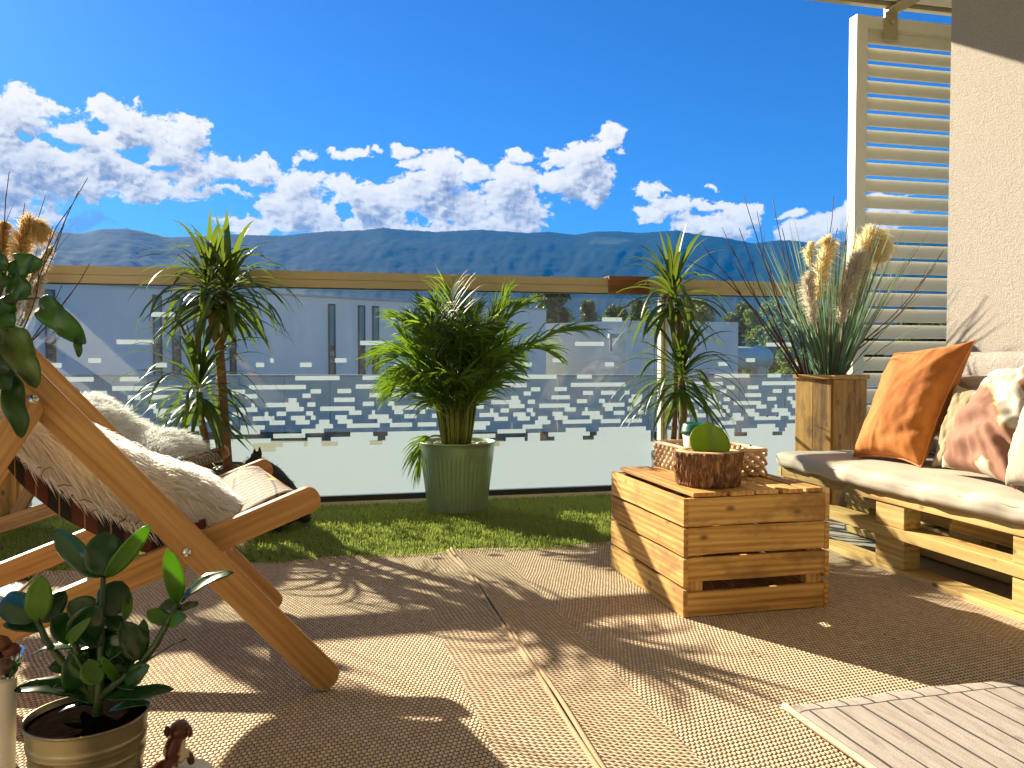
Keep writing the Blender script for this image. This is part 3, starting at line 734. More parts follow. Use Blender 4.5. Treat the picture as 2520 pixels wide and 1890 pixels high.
# basket tray (woven plaits)
bk = thing('woven_basket', 'woven water hyacinth basket tray on the crate', 'basket', (1.155, 2.3, CT))
bx0, bx1, by0, by1 = 1.052, 1.262, 2.158, 2.455
def m_wick():
    t = NT('water_hyacinth'); g = t.new('ShaderNodeNewGeometry'); v = t.coord('Object', (1, 1, 1)); n = t.noise(v, 160, 4, 0.6)
    c = t.mix(g.outputs['Random Per Island'], (0.50, 0.32, 0.17), (0.82, 0.62, 0.40)); c = t.mix(t.math('MULTIPLY', n, 0.3), c, (0.22, 0.12, 0.06)); t.base(c); t.rough(0.65); t.bump(n, 0.5, 0.002); return t.m
M['wick'] = m_wick()
wk = MB()
def plait(p0, p1, r, step, ph):
    p0 = Vector(p0); p1 = Vector(p1); d = (p1-p0); L = d.length; d.normalize(); nrm = d.cross(Vector((0, 0, 1))).normalized()
    for kk in range(int(L/step)):
        c = p0 + d*(step*(kk+0.5)); sgn = 1 if (kk+ph) % 2 == 0 else -1
        a = c - d*step*0.75 + Vector((0, 0, sgn*r*0.8)); b = c + d*step*0.75 - Vector((0, 0, sgn*r*0.8))
        mdl = c + nrm*r*0.55*sgn
        wk.tube([a, (a+mdl)/2+Vector((0, 0, 0)), mdl, (b+mdl)/2, b], [r*0.35, r*0.8, r, r*0.8, r*0.35], 7)
for lv in range(5):
    zz = CT+0.008+lv*0.0135
    for (a, b) in (((bx0, by0), (bx1, by0)), ((bx1, by0), (bx1, by1)), ((bx1, by1), (bx0, by1)), ((bx0, by1), (bx0, by0))):
        plait((a[0], a[1], zz), (b[0], b[1], zz), 0.0075, 0.0155, lv)
wk.build('woven_side', M['wick'], bk, True)
rm = MB(); rm.tube([(bx0, by0, CT+0.074), (bx1, by0, CT+0.074), (bx1, by1, CT+0.074), (bx0, by1, CT+0.074), (bx0, by0, CT+0.074)], 0.0065, 8); rm.build('rim', M['wick'], bk, True)
bt = MB(); bt.box((bx0, by0, CT+0.0005), (bx1, by1, CT+0.004)); bt.build('base', M['wick'], bk)

# coffee cup
cpx = D(1714, 1100, 2.50); cx_, cy_ = cpx.x, cpx.y; cz = CT+0.0045
cu = thing('coffee_cup', 'reusable cream coffee cup with a green lid in the basket', 'cup', (cx_, cy_, cz))
c1 = MB(); c1.lathe([(0.029, 0), (0.030, 0.002), (0.042, 0.112), (0.040, 0.112), (0.0, 0.111)], 36, (cx_, cy_, cz)); c1.build('body', plain('cream_cup', (0.66, 0.56, 0.44), 0.45, 0, 0.05), cu, True)
c2 = MB(); c2.lathe([(0.0405, 0.108), (0.0455, 0.109), (0.046, 0.117), (0.0440, 0.119), (0.0435, 0.128), (0.0415, 0.130), (0.041, 0.137), (0.037, 0.140), (0.034, 0.136), (0, 0.136)], 40, (cx_, cy_, cz))
c2.build('lid', plain('green_lid', (0.006, 0.13, 0.075), 0.3, 0, 0.05), cu, True)

# log bowl with a round leaf
lb = Vector((1.030, 2.052, CT))
lg = thing('log_planter', 'bark covered log slice planter with one round green leaf', 'planter', lb)
def barkf(r, z_, a):
    if r < 0.001: return r
    q = Vector((cos(a)*1.0, sin(a)*1.0, 0)); base_ = r*(1+0.05*mnoise.noise(q*1.6))
    rid = 0.0075*abs(mnoise.noise(Vector((cos(a)*9, sin(a)*9, z_*16))))*1.9 + 0.004*mnoise.noise(Vector((cos(a)*26, sin(a)*26, z_*45)))
    return base_ + rid*(1 if r > 0.07 else 0)
bkm = NT('tree_bark'); v = bkm.coord('Object', (1, 1, 0.28)); n_ = bkm.noise(v, 95, 7, 0.68, 1.0)
bkm.base(bkm.ramp(n_, [(0.3, (0.035, 0.012, 0.005)), (0.50, (0.22, 0.10, 0.035)), (0.72, (0.58, 0.35, 0.15))])); bkm.rough(0.85); bkm.bump(n_, 1.0, 0.006)
l1 = MB(); l1.lathe([(0.0, 0.0005), (0.076, 0.0006)]+[(0.078+0.009*i/16, 0.001+0.088*i/16) for i in range(17)]+[(0.083, 0.091)], 160, lb, barkf)
l1.build('bark', bkm.m, lg, True)
l2 = MB(); l2.lathe([(0.086, 0.0905), (0.080, 0.0925), (0.058, 0.0925), (0.055, 0.088), (0.054, 0.05), (0, 0.05)], 64, lb, lambda r, z_, a: r*(1+0.05*mnoise.noise(Vector((cos(a)*1.6, sin(a)*1.6, 0)))))
l2.build('cut_wood', plain('cut_wood', (0.62, 0.42, 0.20), 0.6, 0, 0.2, 40, 0.3), lg, True)
l3 = MB(); l3.lathe([(0.0535, 0.075), (0.0, 0.078)], 40, lb); l3.build('soil', M['soil'], lg)
hm = leafmat('round_leaf', (0.12, 0.21, 0.010), (0.20, 0.30, 0.012), 0.35, (0.30, 0.42, 0.02), 0.32, 6)
hv = []; hf = []
c_ = lb+Vector((0.0, -0.004, 0.115)); side = RT; upv = Vector((0, 0, 1)); nr = -FW
NRg, NA_ = 8, 48
for i in range(NRg+1):
    for k in range(NA_):
        a = 2*pi*k/NA_; r = i/NRg
        R = 0.053*(1 + 0.13*exp(-((a-1.45)/0.16)**2))*(1+0.05*cos(a+pi/2))
        x = R*r*cos(a)*1.0; y = R*r*sin(a)*0.95
        zc = 0.003 - 0.009*exp(-(x/0.012)**2) + 0.006*r*r
        hv.append(c_ + side*(x-0.12*y) + upv*y + nr*zc + nr*(-0.30)*y)
for i in range(NRg):
    for k in range(NA_):
        k2 = (k+1) % NA_; hf.append((i*NA_+k, i*NA_+k2, (i+1)*NA_+k2, (i+1)*NA_+k))
hmb = MB(); hmb.add(hv, hf); ho = hmb.build('leaf', hm, lg, True)
so = ho.modifiers.new('thick', 'SOLIDIFY'); so.thickness = 0.003; so.offset = 0

# ------------------------------------------------------------------ pallet sofa
sf = thing('pallet_sofa', 'low sofa frame of stacked wooden pallets by the stucco wall', 'sofa', (1.95, 2.0, 0))
SX, SXB, SY0, SY1 = 1.700, 2.315, 1.18, 2.79
for yc in (2.725, 2.197, 1.672, 1.245):
    for (a, b) in ((0.026, 0.1135), (0.1465, 0.217)):
        for xx in (SX+0.035, (SX+SXB)/2, SXB-0.03):
            board('block', sf, (xx, yc-0.064, (a+b)/2), (xx, yc+0.064, (a+b)/2), b-a-0.0005, 0.058, (0, 0, 1), M['palletwood'], 0.002)
for xx in (SX+0.04, (SX+SXB)/2, SXB-0.035):
    board('bottom_board', sf, (xx, SY0, 0.0135), (xx, SY1, 0.0135), 0.08, 0.0235, (1, 0, 0), M['palletwood'], 0.002, warp=0.001)
    board('middle_board', sf, (xx, SY0, 0.130), (xx, SY1, 0.130), 0.08, 0.032, (1, 0, 0), M['palletwood'], 0.002, warp=0.001)
    board('top_board', sf, (xx, SY0, 0.235), (xx, SY1, 0.235), 0.08, 0.034, (1, 0, 0), M['palletwood'], 0.002, warp=0.001)
board('edge_board', sf, (SX-0.002, SY1+0.012, 0.235), (SXB, SY1+0.012, 0.235), 0.032, 0.022, (0, 0, 1), M['palletwood'])
board('brace', sf, (1.80, 2.05, 0.195), (2.25, 1.80, 0.06), 0.07, 0.02, (0, 0, 1), M['palletwood'])
for yy in (1.25, 2.0, 2.74):
    board('back_post', sf, (SXB-0.005, yy, 0.262), (SXB-0.005, yy, 0.640), 0.07, 0.022, (0, 1, 0), M['palletwood'])
board('back_board', sf, (SXB-0.028, SY0, 0.585), (SXB-0.028, SY1, 0.585), 0.10, 0.02, (0, 0, 1), M['palletwood'])

def softbox(name, a, b, r, mat, parent=None, amp=0.006, fr=6, seed=0, fn=None, cuts=26):
    """rounded cushion block with wrinkles"""
    a = Vector(a); b = Vector(b); c = (a+b)/2; h = (b-a)/2
    bm = bmesh.new(); bmesh.ops.create_cube(bm, size=2)
    bmesh.ops.subdivide_edges(bm, edges=bm.edges[:], cuts=cuts, use_grid_fill=True)
    for v in bm.verts:
        p = Vector((v.co.x*h.x, v.co.y*h.y, v.co.z*h.z))
        q = Vector(tuple(max(-h[i]+r, min(h[i]-r, p[i])) for i in range(3)))
        d = p-q
        if d.length > 1e-6: d = d.normalized()*r
        p = q+d; nrm = d.normalized() if d.length > 1e-6 else Vector((0, 0, 1))
        w_ = mnoise.fractal(Vector((p.x*fr+seed, p.y*fr, p.z*fr*1.4)), 1.0, 2.0, 4)
        p += nrm*amp*w_
        if fn: p = fn(p, nrm, h)
        v.co = p+c
    me = bpy.data.meshes.new(name); off = wloc(parent) if parent else Vector((0, 0, 0))
    for v in bm.verts: v.co -= off
    bm.to_mesh(me); bm.free(); me.materials.append(mat)
    me.polygons.foreach_set('use_smooth', [True]*len(me.polygons))
    o = bpy.data.objects.new(name, me); COL.objects.link(o)
    if parent: o.parent = parent
    return o
def fabric(name, c, rough=0.85, var=0.08, bs=300, bump=0.25, scale=6, sheen=0.0):
    t = NT(name); v = t.coord('Object'); n = t.noise(v, scale, 6, 0.6); n2 = t.noise(v, bs, 3, 0.6)
    t.base(t.ramp(n, [(0.3, tuple(x*(1-var) for x in c)), (0.7, tuple(min(1, x*(1+var)) for x in c))])); t.rough(rough); t.bump(n2, bump, 0.002)
    if sheen:
        t.b.inputs['Sheen Weight'].default_value = sheen; t.b.inputs['Sheen Roughness'].default_value = 0.35
    return t.m
def seatfn(p, n, h):
    # vertical gathers along the front skirt and the sagging front edge
    if n.x < -0.3 or p.x < -h.x+0.09:
        k = max(0, 1-(p.x+h.x)/0.10)
        g = sin(p.y*62+p.z*30+7*mnoise.noise(Vector((p.y*5, 0, 0))))*0.5+0.5*sin(p.y*33+2)
        p.x += -0.011*g*k*(0.6 if p.z > h.z*0.6 else 1.0); p.z += 0.007*g*k - 0.010*k*(0.5+0.5*sin(p.y*4.2+1))
    return p
sc_ = softbox('seat_cushion', (1.672, 1.15, 0.2555), (2.235, 2.805, 0.312), 0.024, fabric('cream_canvas', (0.45, 0.40, 0.32), 0.8, 0.05, 260, 0.15, 5), None, 0.003, 7, 3, seatfn, 46)
tag(sc_, 'thin cream seat cushion with gathered front edge on the pallet sofa', 'cushion')
bc = softbox('back_cushion', (2.130, 1.20, 0.318), (2.262, 2.70, 0.600), 0.055, fabric('taupe_canvas', (0.42, 0.35, 0.28), 0.85, 0.06), None, 0.006, 5, 9)
tag(bc, 'long taupe back cushion leaning behind the pillows', 'cushion')
def towelfn(p, n, h): return p
tw = MB(); vs = []; nu, nv = 90, 44
profl = [(2.338, 0.35), (2.338, 0.62), (2.332, 0.668), (2.312, 0.682), (2.285, 0.676), (2.272, 0.64), (2.268, 0.60), (2.272, 0.45), (2.275, 0.35)]
pl = np.array(profl); cs = np.concatenate([[0], np.cumsum(np.hypot(np.diff(pl[:, 0]), np.diff(pl[:, 1])))])
for j in range(nv):
    s_ = cs[-1]*j/(nv-1); x = np.interp(s_, cs, pl[:, 0]); z_ = np.interp(s_, cs, pl[:, 1])
    for i in range(nu):
        y = 1.20+1.62*i/(nu-1); q = mnoise.fractal(Vector((y*5, s_*9, 4)), 1, 2, 4)
        vs.append((x - abs(0.008*q) - (0.004 if x < 2.3 else -0.0), y, z_+0.006*mnoise.noise(Vector((y*4, 2, 1)))))
tw.add(vs, [(j*nu+i, j*nu+i+1, (j+1)*nu+i+1, (j+1)*nu+i) for j in range(nv-1) for i in range(nu-1)])
tt_ = NT('white_terry'); v = tt_.coord('Object'); n_ = tt_.noise(v, 110, 5, 0.7, 0.8); tt_.base(tt_.ramp(n_, [(0.3, (0.34, 0.31, 0.28)), (0.7, (0.48, 0.45, 0.41))])); tt_.rough(0.95); tt_.bump(n_, 0.9, 0.008)
two = tw.build('fleece_throw', tt_.m, None, True); tag(two, 'white fleece throw draped over the back of the sofa', 'throw')

def pillow(name, c00, c10, c11, c01, thick, mat, seed=0, wr=0.010, piping=None, label='', ears=0.0, N=44, wfn=None):
    """c00 bottom-left, c10 bottom-right, c11 top-right, c01 top-left as seen from the front"""
    c00, c10, c11, c01 = map(Vector, (c00, c10, c11, c01)); m = MB(); vs = []; uv = []
    nrm = ((c10-c00).cross(c01-c00)).normalized()
    if nrm.dot(CAM-c00) < 0: nrm = -nrm
    cen = (c00+c10+c11+c01)/4
    for sgn in (1, -1):
        for j in range(N+1):
            for i in range(N+1):
                u, v = i/N, j/N
                # pull the sides in between the corners
                pin = 0.055
                uu = u + pin*(0.5-u)*2*(4*v*(1-v))*(abs(2*u-1)**2); vv = v + pin*(0.5-v)*2*(4*u*(1-u))*(abs(2*v-1)**2)
                p = c00*(1-uu)*(1-vv)+c10*uu*(1-vv)+c11*uu*vv+c01*(1-uu)*vv
                e = (max(0, 16*u*(1-u)*v*(1-v)))**0.42
                q = mnoise.fractal(Vector((u*3.5+seed, v*3.5, sgn*2)), 1, 2, 5)
                rad = abs(mnoise.fractal(Vector((atan2(v-0.5, u-0.5)*2.6+seed, seed, sgn)), 1, 2, 3))*(((2*u-1)**2+(2*v-1)**2)**0.7)
                hgt = thick*0.5*e + (wr*q - wr*1.3*rad)*min(1, e*1.5)
                if wfn: hgt += wfn(u, v, sgn)*min(1, e*1.6)
                vs.append(p + nrm*sgn*max(hgt, 0.0 if sgn > 0 else 0.0) if 0 < e else p); uv.append((u, v))
    n1 = (N+1)*(N+1); fs = []
    for b in (0, n1):
        for j in range(N):
            for i in range(N):
                a = b+j*(N+1)+i; q = (a, a+1, a+N+2, a+N+1); fs.append(q if b == 0 else q[::-1])
    m.add(vs, fs); root = m.build(name, mat, None, True, uvs=uv)
    bmm = bmesh.new(); bmm.from_mesh(root.data); bmesh.ops.remove_doubles(bmm, verts=bmm.verts, dist=0.0002); bmm.to_mesh(root.data); bmm.free()
    if piping:
        pp = MB(); loop = []
        for (i, j) in [(i, 0) for i in range(N+1)]+[(N, j) for j in range(1, N+1)]+[(i, N) for i in range(N-1, -1, -1)]+[(0, j) for j in range(N-1, -1, -1)]:
            loop.append(vs[j*(N+1)+i])
        pp.tube(loop, 0.0035, 6); pp.build('seam', piping, root, True)
    if label: tag(root, label, 'pillow')
    return root
vel = NT('rust_velvet'); v = vel.coord('Object'); n_ = vel.noise(v, 9, 6, 0.65); n2_ = vel.noise(v, 500, 2, 0.5)
vel.base(vel.ramp(n_, [(0.3, (0.32, 0.085, 0.006)), (0.55, (0.46, 0.15, 0.016)), (0.75, (0.58, 0.22, 0.035))])); vel.rough(0.85); vel.bump(n2_, 0.2, 0.001)
vel.b.inputs['Sheen Weight'].default_value = 0.35; vel.b.inputs['Sheen Tint'].default_value = (1.0, 0.6, 0.3, 1)
ZS = 0.312
BLp = D(2098, 1128, 2.93); BRp = D(2266, 1150, 2.66); TRp = D(2398, 838, 2.80); TLp = D(2203, 868, 3.05)
def vel_w(u, v, s): return -0.018*exp(-((v-0.12-0.3*(u-0.5))/0.05)**2)*max(0, u-0.3)*s*s - 0.012*exp(-((v-0.62+0.35*(u-0.5))/0.03)**2)*max(0, u-0.35)
pillow('pillow', BLp, BRp, TRp, TLp, 0.165, vel.m, 3, 0.008, plain('rust_seam', (0.55, 0.20, 0.05), 0.7), 'rust orange velvet pillow standing on the sofa beside the planter', wfn=vel_w)
ab = NT('abstract_print'); uvn = ab.new('ShaderNodeUVMap'); mp_ = ab.new('ShaderNodeMapping'); ab.ln(uvn.outputs[0], mp_.inputs[0])
sp_ = ab.new('ShaderNodeSeparateXYZ'); ab.ln(uvn.outputs[0], sp_.inputs[0])
wn1 = ab.noise(mp_.outputs[0], 2.6, 4, 0.55, 0.6); nb = ab.noise(ab.coord('Object'), 40, 4, 0.6)
def blob(cx, cy, rx, ry):
    a_ = ab.math('POWER', ab.math('DIVIDE', ab.math('SUBTRACT', sp_.outputs[0], cx), rx), 2.0); b_ = ab.math('POWER', ab.math('DIVIDE', ab.math('SUBTRACT', sp_.outputs[1], cy), ry), 2.0)
    return ab.math('ADD', ab.math('SQRT', ab.math('ADD', a_, b_)), ab.math('MULTIPLY', ab.math('SUBTRACT', wn1, 0.5), 1.5))
fb = ab.math('MINIMUM', ab.math('MINIMUM', blob(0.42, 0.30, 0.42, 0.36), blob(1.0, 0.05, 0.3, 0.35)), blob(0.92, 0.95, 0.16, 0.28))
cA = ab.ramp(ab.math('MULTIPLY', fb, 0.5), [(0.0, (0.25, 0.105, 0.060)), (0.46, (0.27, 0.12, 0.07)), (0.475, (0.42, 0.23, 0.10)), (0.50, (0.50, 0.42, 0.20)), (0.52, (0.54, 0.50, 0.40)), (0.62, (0.54, 0.51, 0.45)), (0.70, (0.46, 0.40, 0.26)), (0.74, (0.54, 0.51, 0.45))])
ab.base(ab.mix(ab.math('MULTIPLY', nb, 0.12), cA, (0.5, 0.4, 0.3))); ab.rough(0.8); ab.bump(ab.noise(ab.coord('Object'), 350, 3, 0.6), 0.2, 0.001)
def ab_w(u, v, s): return 0.010*sin(v*26+u*5+2*sin(u*7))*(0.4+u*0.6)*max(0, min(1, 1.3-v))
pillow('pillow', D(2318, 1150, 2.50), D(2500, 1206, 2.15), D(2610, 880, 2.28), D(2440, 925, 2.58), 0.17, ab.m, 8, 0.016, None, 'brown and cream abstract print pillow at the right edge', wfn=ab_w)
pillow('pillow', D(2290, 1150, 2.66), D(2430, 1165, 2.50), D(2475, 965, 2.62), D(2352, 945, 2.78), 0.10, fabric('olive_beige', (0.34, 0.27, 0.16), 0.9, 0.15), 12, 0.010, None, 'plain beige pillow tucked between the rust and the print pillows')
pillow('pillow', D(2475, 1195, 2.08), D(2600, 1225, 1.90), D(2640, 1010, 1.98), D(2535, 980, 2.15), 0.10, fabric('beige_linen', (0.44, 0.39, 0.30), 0.9, 0.08), 15, 0.006, None, 'cream pillow cut by the right picture edge on the sofa')

# ------------------------------------------------------------------ deckchairs
def m_net():
    t = NT('net_print_canvas'); uvn = t.new('ShaderNodeUVMap'); sp = t.new('ShaderNodeSeparateXYZ')
    wn = t.new('ShaderNodeTexNoise'); wn.inputs['Scale'].default_value = 5; wn.inputs['Detail'].default_value = 1
    t.ln(uvn.outputs[0], wn.inputs['Vector'])
    av = t.new('ShaderNodeVectorMath', operation='MULTIPLY_ADD'); t.ln(wn.outputs['Color'], av.inputs[0]); av.inputs[1].default_value = (0.035, 0.035, 0); t.ln(uvn.outputs[0], av.inputs[2])
    t.ln(av.outputs[0], sp.inputs[0]); u, v = sp.outputs[0], sp.outputs[1]     # metres: u across, v along
    def line(a, b, per, wth):
        q = t.math('ADD', t.math('MULTIPLY', u, a/per), t.math('MULTIPLY', v, b/per))
        return t.math('LESS_THAN', t.math('ABSOLUTE', t.math('SUBTRACT', t.math('FRACT', t.math('ADD', q, 50)), 0.5)), wth)
    thin = t.math('MAXIMUM', line(1, 0.45, 0.030, 0.10), line(1, -0.55, 0.034, 0.10))
    bold = t.math('MAXIMUM', line(0.15, 1, 0.085, 0.035), line(1, 0.9, 0.33, 0.012))
    vo = t.new('ShaderNodeTexVoronoi'); mp = t.new('ShaderNodeMapping'); mp.inputs['Scale'].default_value = (12, 9, 1); t.ln(uvn.outputs[0], mp.inputs[0]); t.ln(mp.outputs[0], vo.inputs['Vector']); vo.inputs['Scale'].default_value = 1
    vo.inputs['Randomness'].default_value = 0.6
    fl_ = t.math('LESS_THAN', vo.outputs['Distance'], 0.19)
    c = t.mix(t.math('MULTIPLY', thin, 0.85), (0.38, 0.32, 0.25), (0.05, 0.04, 0.035)); c = t.mix(t.math('MULTIPLY', bold, 0.85), c, (0.05, 0.04, 0.04)); c = t.mix(fl_, c, (0.80, 0.68, 0.15))
    t.base(c); t.rough(0.8); t.translucent(c, 0.2); return t.m
M['net'] = m_net()
def m_plaid():
    t = NT('dark_plaid'); tc = t.new('ShaderNodeUVMap'); sp = t.new('ShaderNodeSeparateXYZ'); t.ln(tc.outputs[0], sp.inputs[0])
    f = t.math('FRACT', t.math('MULTIPLY', sp.outputs[1], 1/0.098)); g = t.math('LESS_THAN', f, 0.5)
    l = t.math('LESS_THAN', t.math('ABSOLUTE', t.math('SUBTRACT', t.math('FRACT', t.math('MULTIPLY', sp.outputs[1], 1/0.049)), 0.5)), 0.03)
    c = t.mix(g, (0.018, 0.012, 0.010), (0.11, 0.028, 0.012)); c = t.mix(t.math('MULTIPLY', l, 0.7), c, (0.45, 0.28, 0.12))
    n = t.noise(t.coord('Object'), 60, 4, 0.6); c = t.mix(t.math('MULTIPLY', n, 0.3), c, (0.02, 0.015, 0.01)); t.base(c); t.rough(0.95); t.bump(n, 0.4, 0.003); return t.m
M['plaid'] = m_plaid()
M['fur'] = None
def m_fur(name, c):
    t = NT(name); g = t.new('ShaderNodeNewGeometry')
    cc = t.mix(g.outputs['Random Per Island'], tuple(x*0.88 for x in c), c); t.base(cc); t.rough(0.6); t.b.inputs['Specular IOR Level'].default_value = 0.15
    t.translucent(cc, 0.6); return t.m
M['fur'] = m_fur('white_fur', (0.97, 0.95, 0.91)); M['fur2'] = m_fur('shaggy_fur', (0.97, 0.96, 0.93))
def smoothcurve(pts, n):
    pts = np.array(pts, float); d = np.concatenate([[0], np.cumsum(np.hypot(*np.diff(pts, axis=0).T))]); s = np.linspace(0, d[-1], n)
    # catmull-like: interpolate then smooth
    x = np.interp(s, d, pts[:, 0]); z_ = np.interp(s, d, pts[:, 1])
    for _ in range(max(2, n//10)):
        x[1:-1] = (x[:-2]+2*x[1:-1]+x[2:])/4; z_[1:-1] = (z_[:-2]+2*z_[1:-1]+z_[2:])/4
    return s, x, z_
def deckchair(label, N0, hd, aang, zfront, bslope, sling, width=0.56):
    h = Vector((hd[0], hd[1], 0)).normalized(); v = Vector((-h.y, h.x, 0)); N0 = Vector(N0)
    L = lambda u, vv, z_: N0 + h*u + v*vv + Vector((0, 0, z_))
    root = thing('deckchair', label, 'deckchair', N0, 'varnished wooden deckchairs')
    wd = M['chairwood']; top = 0.92/sin(aang) if aang > 0.8 else 1.12
    for vv in (0.0, width):
        rail('long_rail', root, L(0.012, vv, 0.018), L(-cos(aang)*top, vv, sin(aang)*top), 0.057, 0.025, v, wd)
    uf = -0.005; ub = uf-(zfront-0.03)/bslope
    for vv in (0.030, width-0.030):
        rail('seat_rail', root, L(uf, vv, zfront), L(ub, vv, 0.030), 0.051, 0.023, v, wd)
    # prop frame
    pu, pz = -cos(aang)*0.768, sin(aang)*0.768; qu = pu-0.27; qz = zfront+(qu-uf)*bslope+0.02
    for vv in (-0.0265, width+0.0265):
        rail('prop_rail', root, L(pu, vv, pz), L(qu, vv, qz), 0.046, 0.022, v, wd)
    def bar(u, z_, v0, v1, r=0.014):
        m = MB(); m.tube([L(u, v0, z_), L(u, v1, z_)], r, 14); m.build('crossbar', wd, root, True)
    bar(uf-0.040, zfront-0.008, 0.042, width-0.042, 0.011); bar(-cos(aang)*(top-0.05), sin(aang)*(top-0.05), 0.012, width-0.012)
    bar(-cos(aang)*0.36, sin(aang)*0.36, 0.012, width-0.012, 0.012); bar(qu, qz, 0.0, width, 0.012); bar(ub+0.12, 0.030+0.12*bslope, 0.042, width-0.042, 0.012)
    for (u, z_) in ((-cos(aang)*0.40, sin(aang)*0.40), (pu, pz)):
        m = MB(); m.tube([L(u, -0.0135 if u > pu+0.01 else -0.038, z_), L(u, -0.0165 if u > pu+0.01 else -0.041, z_)], 0.008, 12); m.build('bolt', M['bolt'], root, True)
    # sling
    s, ux, uz = smoothcurve(sling, 70); m = MB(); vs = []; uv = []; nv_ = 14
    for i in range(70):
        for j in range(nv_):
            vv = 0.055+(width-0.11)*j/(nv_-1); vs.append(L(ux[i], vv, uz[i]-0.012*sin(pi*j/(nv_-1))*sin(pi*i/69))); uv.append((vv, s[i]))
    m.add(vs, [(i*nv_+j, i*nv_+j+1, (i+1)*nv_+j+1, (i+1)*nv_+j) for i in range(69) for j in range(nv_-1)])
    o = m.build('fabric_sling', M['net'], root, True, uvs=uv); sm = o.modifiers.new('thick', 'SOLIDIFY'); sm.thickness = 0.002
    return root, L, (s, ux, uz)
def fur_throw(name, label, L, prof, v0, v1, hgt, hair, n, mat, spike=1.0, seed=1, comb=(0, 0, 0), base_mat=None, curl=0.3):
    """pelt with real strands; prof = list of (u,z)"""
    rg = np.random.default_rng(seed); s, ux, uz = smoothcurve(prof, 60); NV = 26
    P = np.zeros((60, NV, 3))
    for i in range(60):
        for j in range(NV):
            t = j/(NV-1); a = i/59
            e = (1-abs(2*t-1)**3.5)*(1-abs(2*a-1)**6)
            q = mnoise.fractal(Vector((ux[i]*7+seed, t*3, 2)), 1, 2, 3)
            drop = 0.03*(abs(2*t-1)**6)
            P[i, j] = L(ux[i], v0+(v1-v0)*t, uz[i]+hgt*e*(1+0.35*q)-drop)
    root = thing(name, label, 'throw', L(ux[30], (v0+v1)/2, uz[30]))
    m = MB(); m.add([tuple(p) for p in P.reshape(-1, 3)], [(i*NV+j, i*NV+j+1, (i+1)*NV+j+1, (i+1)*NV+j) for i in range(59) for j in range(NV-1)])
    m.build('pelt', base_mat or mat, root, True)
    a = rg.uniform(0, 58.99, n); b = rg.uniform(0, NV-1.01, n); ai = a.astype(int); bi = b.astype(int); fa = (a-ai)[:, None]; fb = (b-bi)[:, None]
    pt = P[ai, bi]*(1-fa)*(1-fb)+P[ai+1, bi]*fa*(1-fb)+P[ai, bi+1]*(1-fa)*fb+P[ai+1, bi+1]*fa*fb
    du = P[ai+1, bi]-P[ai, bi]; dv = P[ai, bi+1]-P[ai, bi]; nr_ = np.cross(du, dv); nr_ /= np.linalg.norm(nr_, axis=1)[:, None]+1e-9
    nr_[nr_[:, 2] < 0] *= -1
    edge = np.where(b < 2.5, -1.0, np.where(b > NV-3.5, 1.0, 0.0))[:, None]; dvn = dv/(np.linalg.norm(dv, axis=1)[:, None]+1e-9)
    # clumped direction
    cl_ = np.array([[mnoise.noise(Vector((q[0]*38, q[1]*38, q[2]*38+k*9))) for k in range(3)] for q in pt[:: max(1, n//6000)]])
    idx = np.minimum(np.arange(n)//max(1, n//6000), len(cl_)-1); cl_ = cl_[idx] if False else np.array([[mnoise.noise(Vector((q[0]*30, q[1]*30, k*9.0))) for k in range(3)] for q in pt])
    dr = nr_*0.75*spike + cl_*1.1*curl*3 + rg.normal(0, 0.22, (n, 3)) + np.array(comb)[None] + dvn*edge*0.9
    dr /= np.linalg.norm(dr, axis=1)[:, None]
    ln = hair*rg.uniform(0.6, 1.25, n)[:, None]; sd_ = np.cross(dr, rg.normal(0, 1, (n, 3))); sd_ /= np.linalg.norm(sd_, axis=1)[:, None]; wdt = 0.0011*rg.uniform(0.6, 1.4, n)[:, None]
    grav = np.array([0, 0, -1.0])[None]*ln*0.35 + np.array(comb)[None]*ln*0.5
    p0, p1, p2 = pt, pt+dr*ln*0.55+grav*0.2, pt+dr*ln*0.95+grav
    V = np.concatenate([p0-sd_*wdt, p0+sd_*wdt, p1+sd_*wdt*0.8, p1-sd_*wdt*0.8, p2], 0); i_ = np.arange(n)
    T = np.concatenate([np.stack([i_, i_+n, i_+2*n], 1), np.stack([i_, i_+2*n, i_+3*n], 1), np.stack([i_+3*n, i_+2*n, i_+4*n], 1)], 0)
    npmesh('fur', V, T, mat, root)
    return root
N1 = Zp(803, 1705); N1.z = 0
sl1 = [(-0.022, 0.362), (-0.018, 0.385), (-0.030, 0.400), (-0.055, 0.402), (-0.10, 0.382), (-0.16, 0.352), (-0.246, 0.318), (-0.305, 0.315), (-0.378, 0.345), (-0.451, 0.39), (-0.514, 0.45), (-0.565, 0.53), (-0.64, 0.70), (-0.715, 0.88)]
ch1, L1, sg1 = deckchair('front deckchair of varnished wood draped with white fur and dark plaid', N1, (0.974, 0.225), radians(50.4), 0.388, 0.355, sl1)
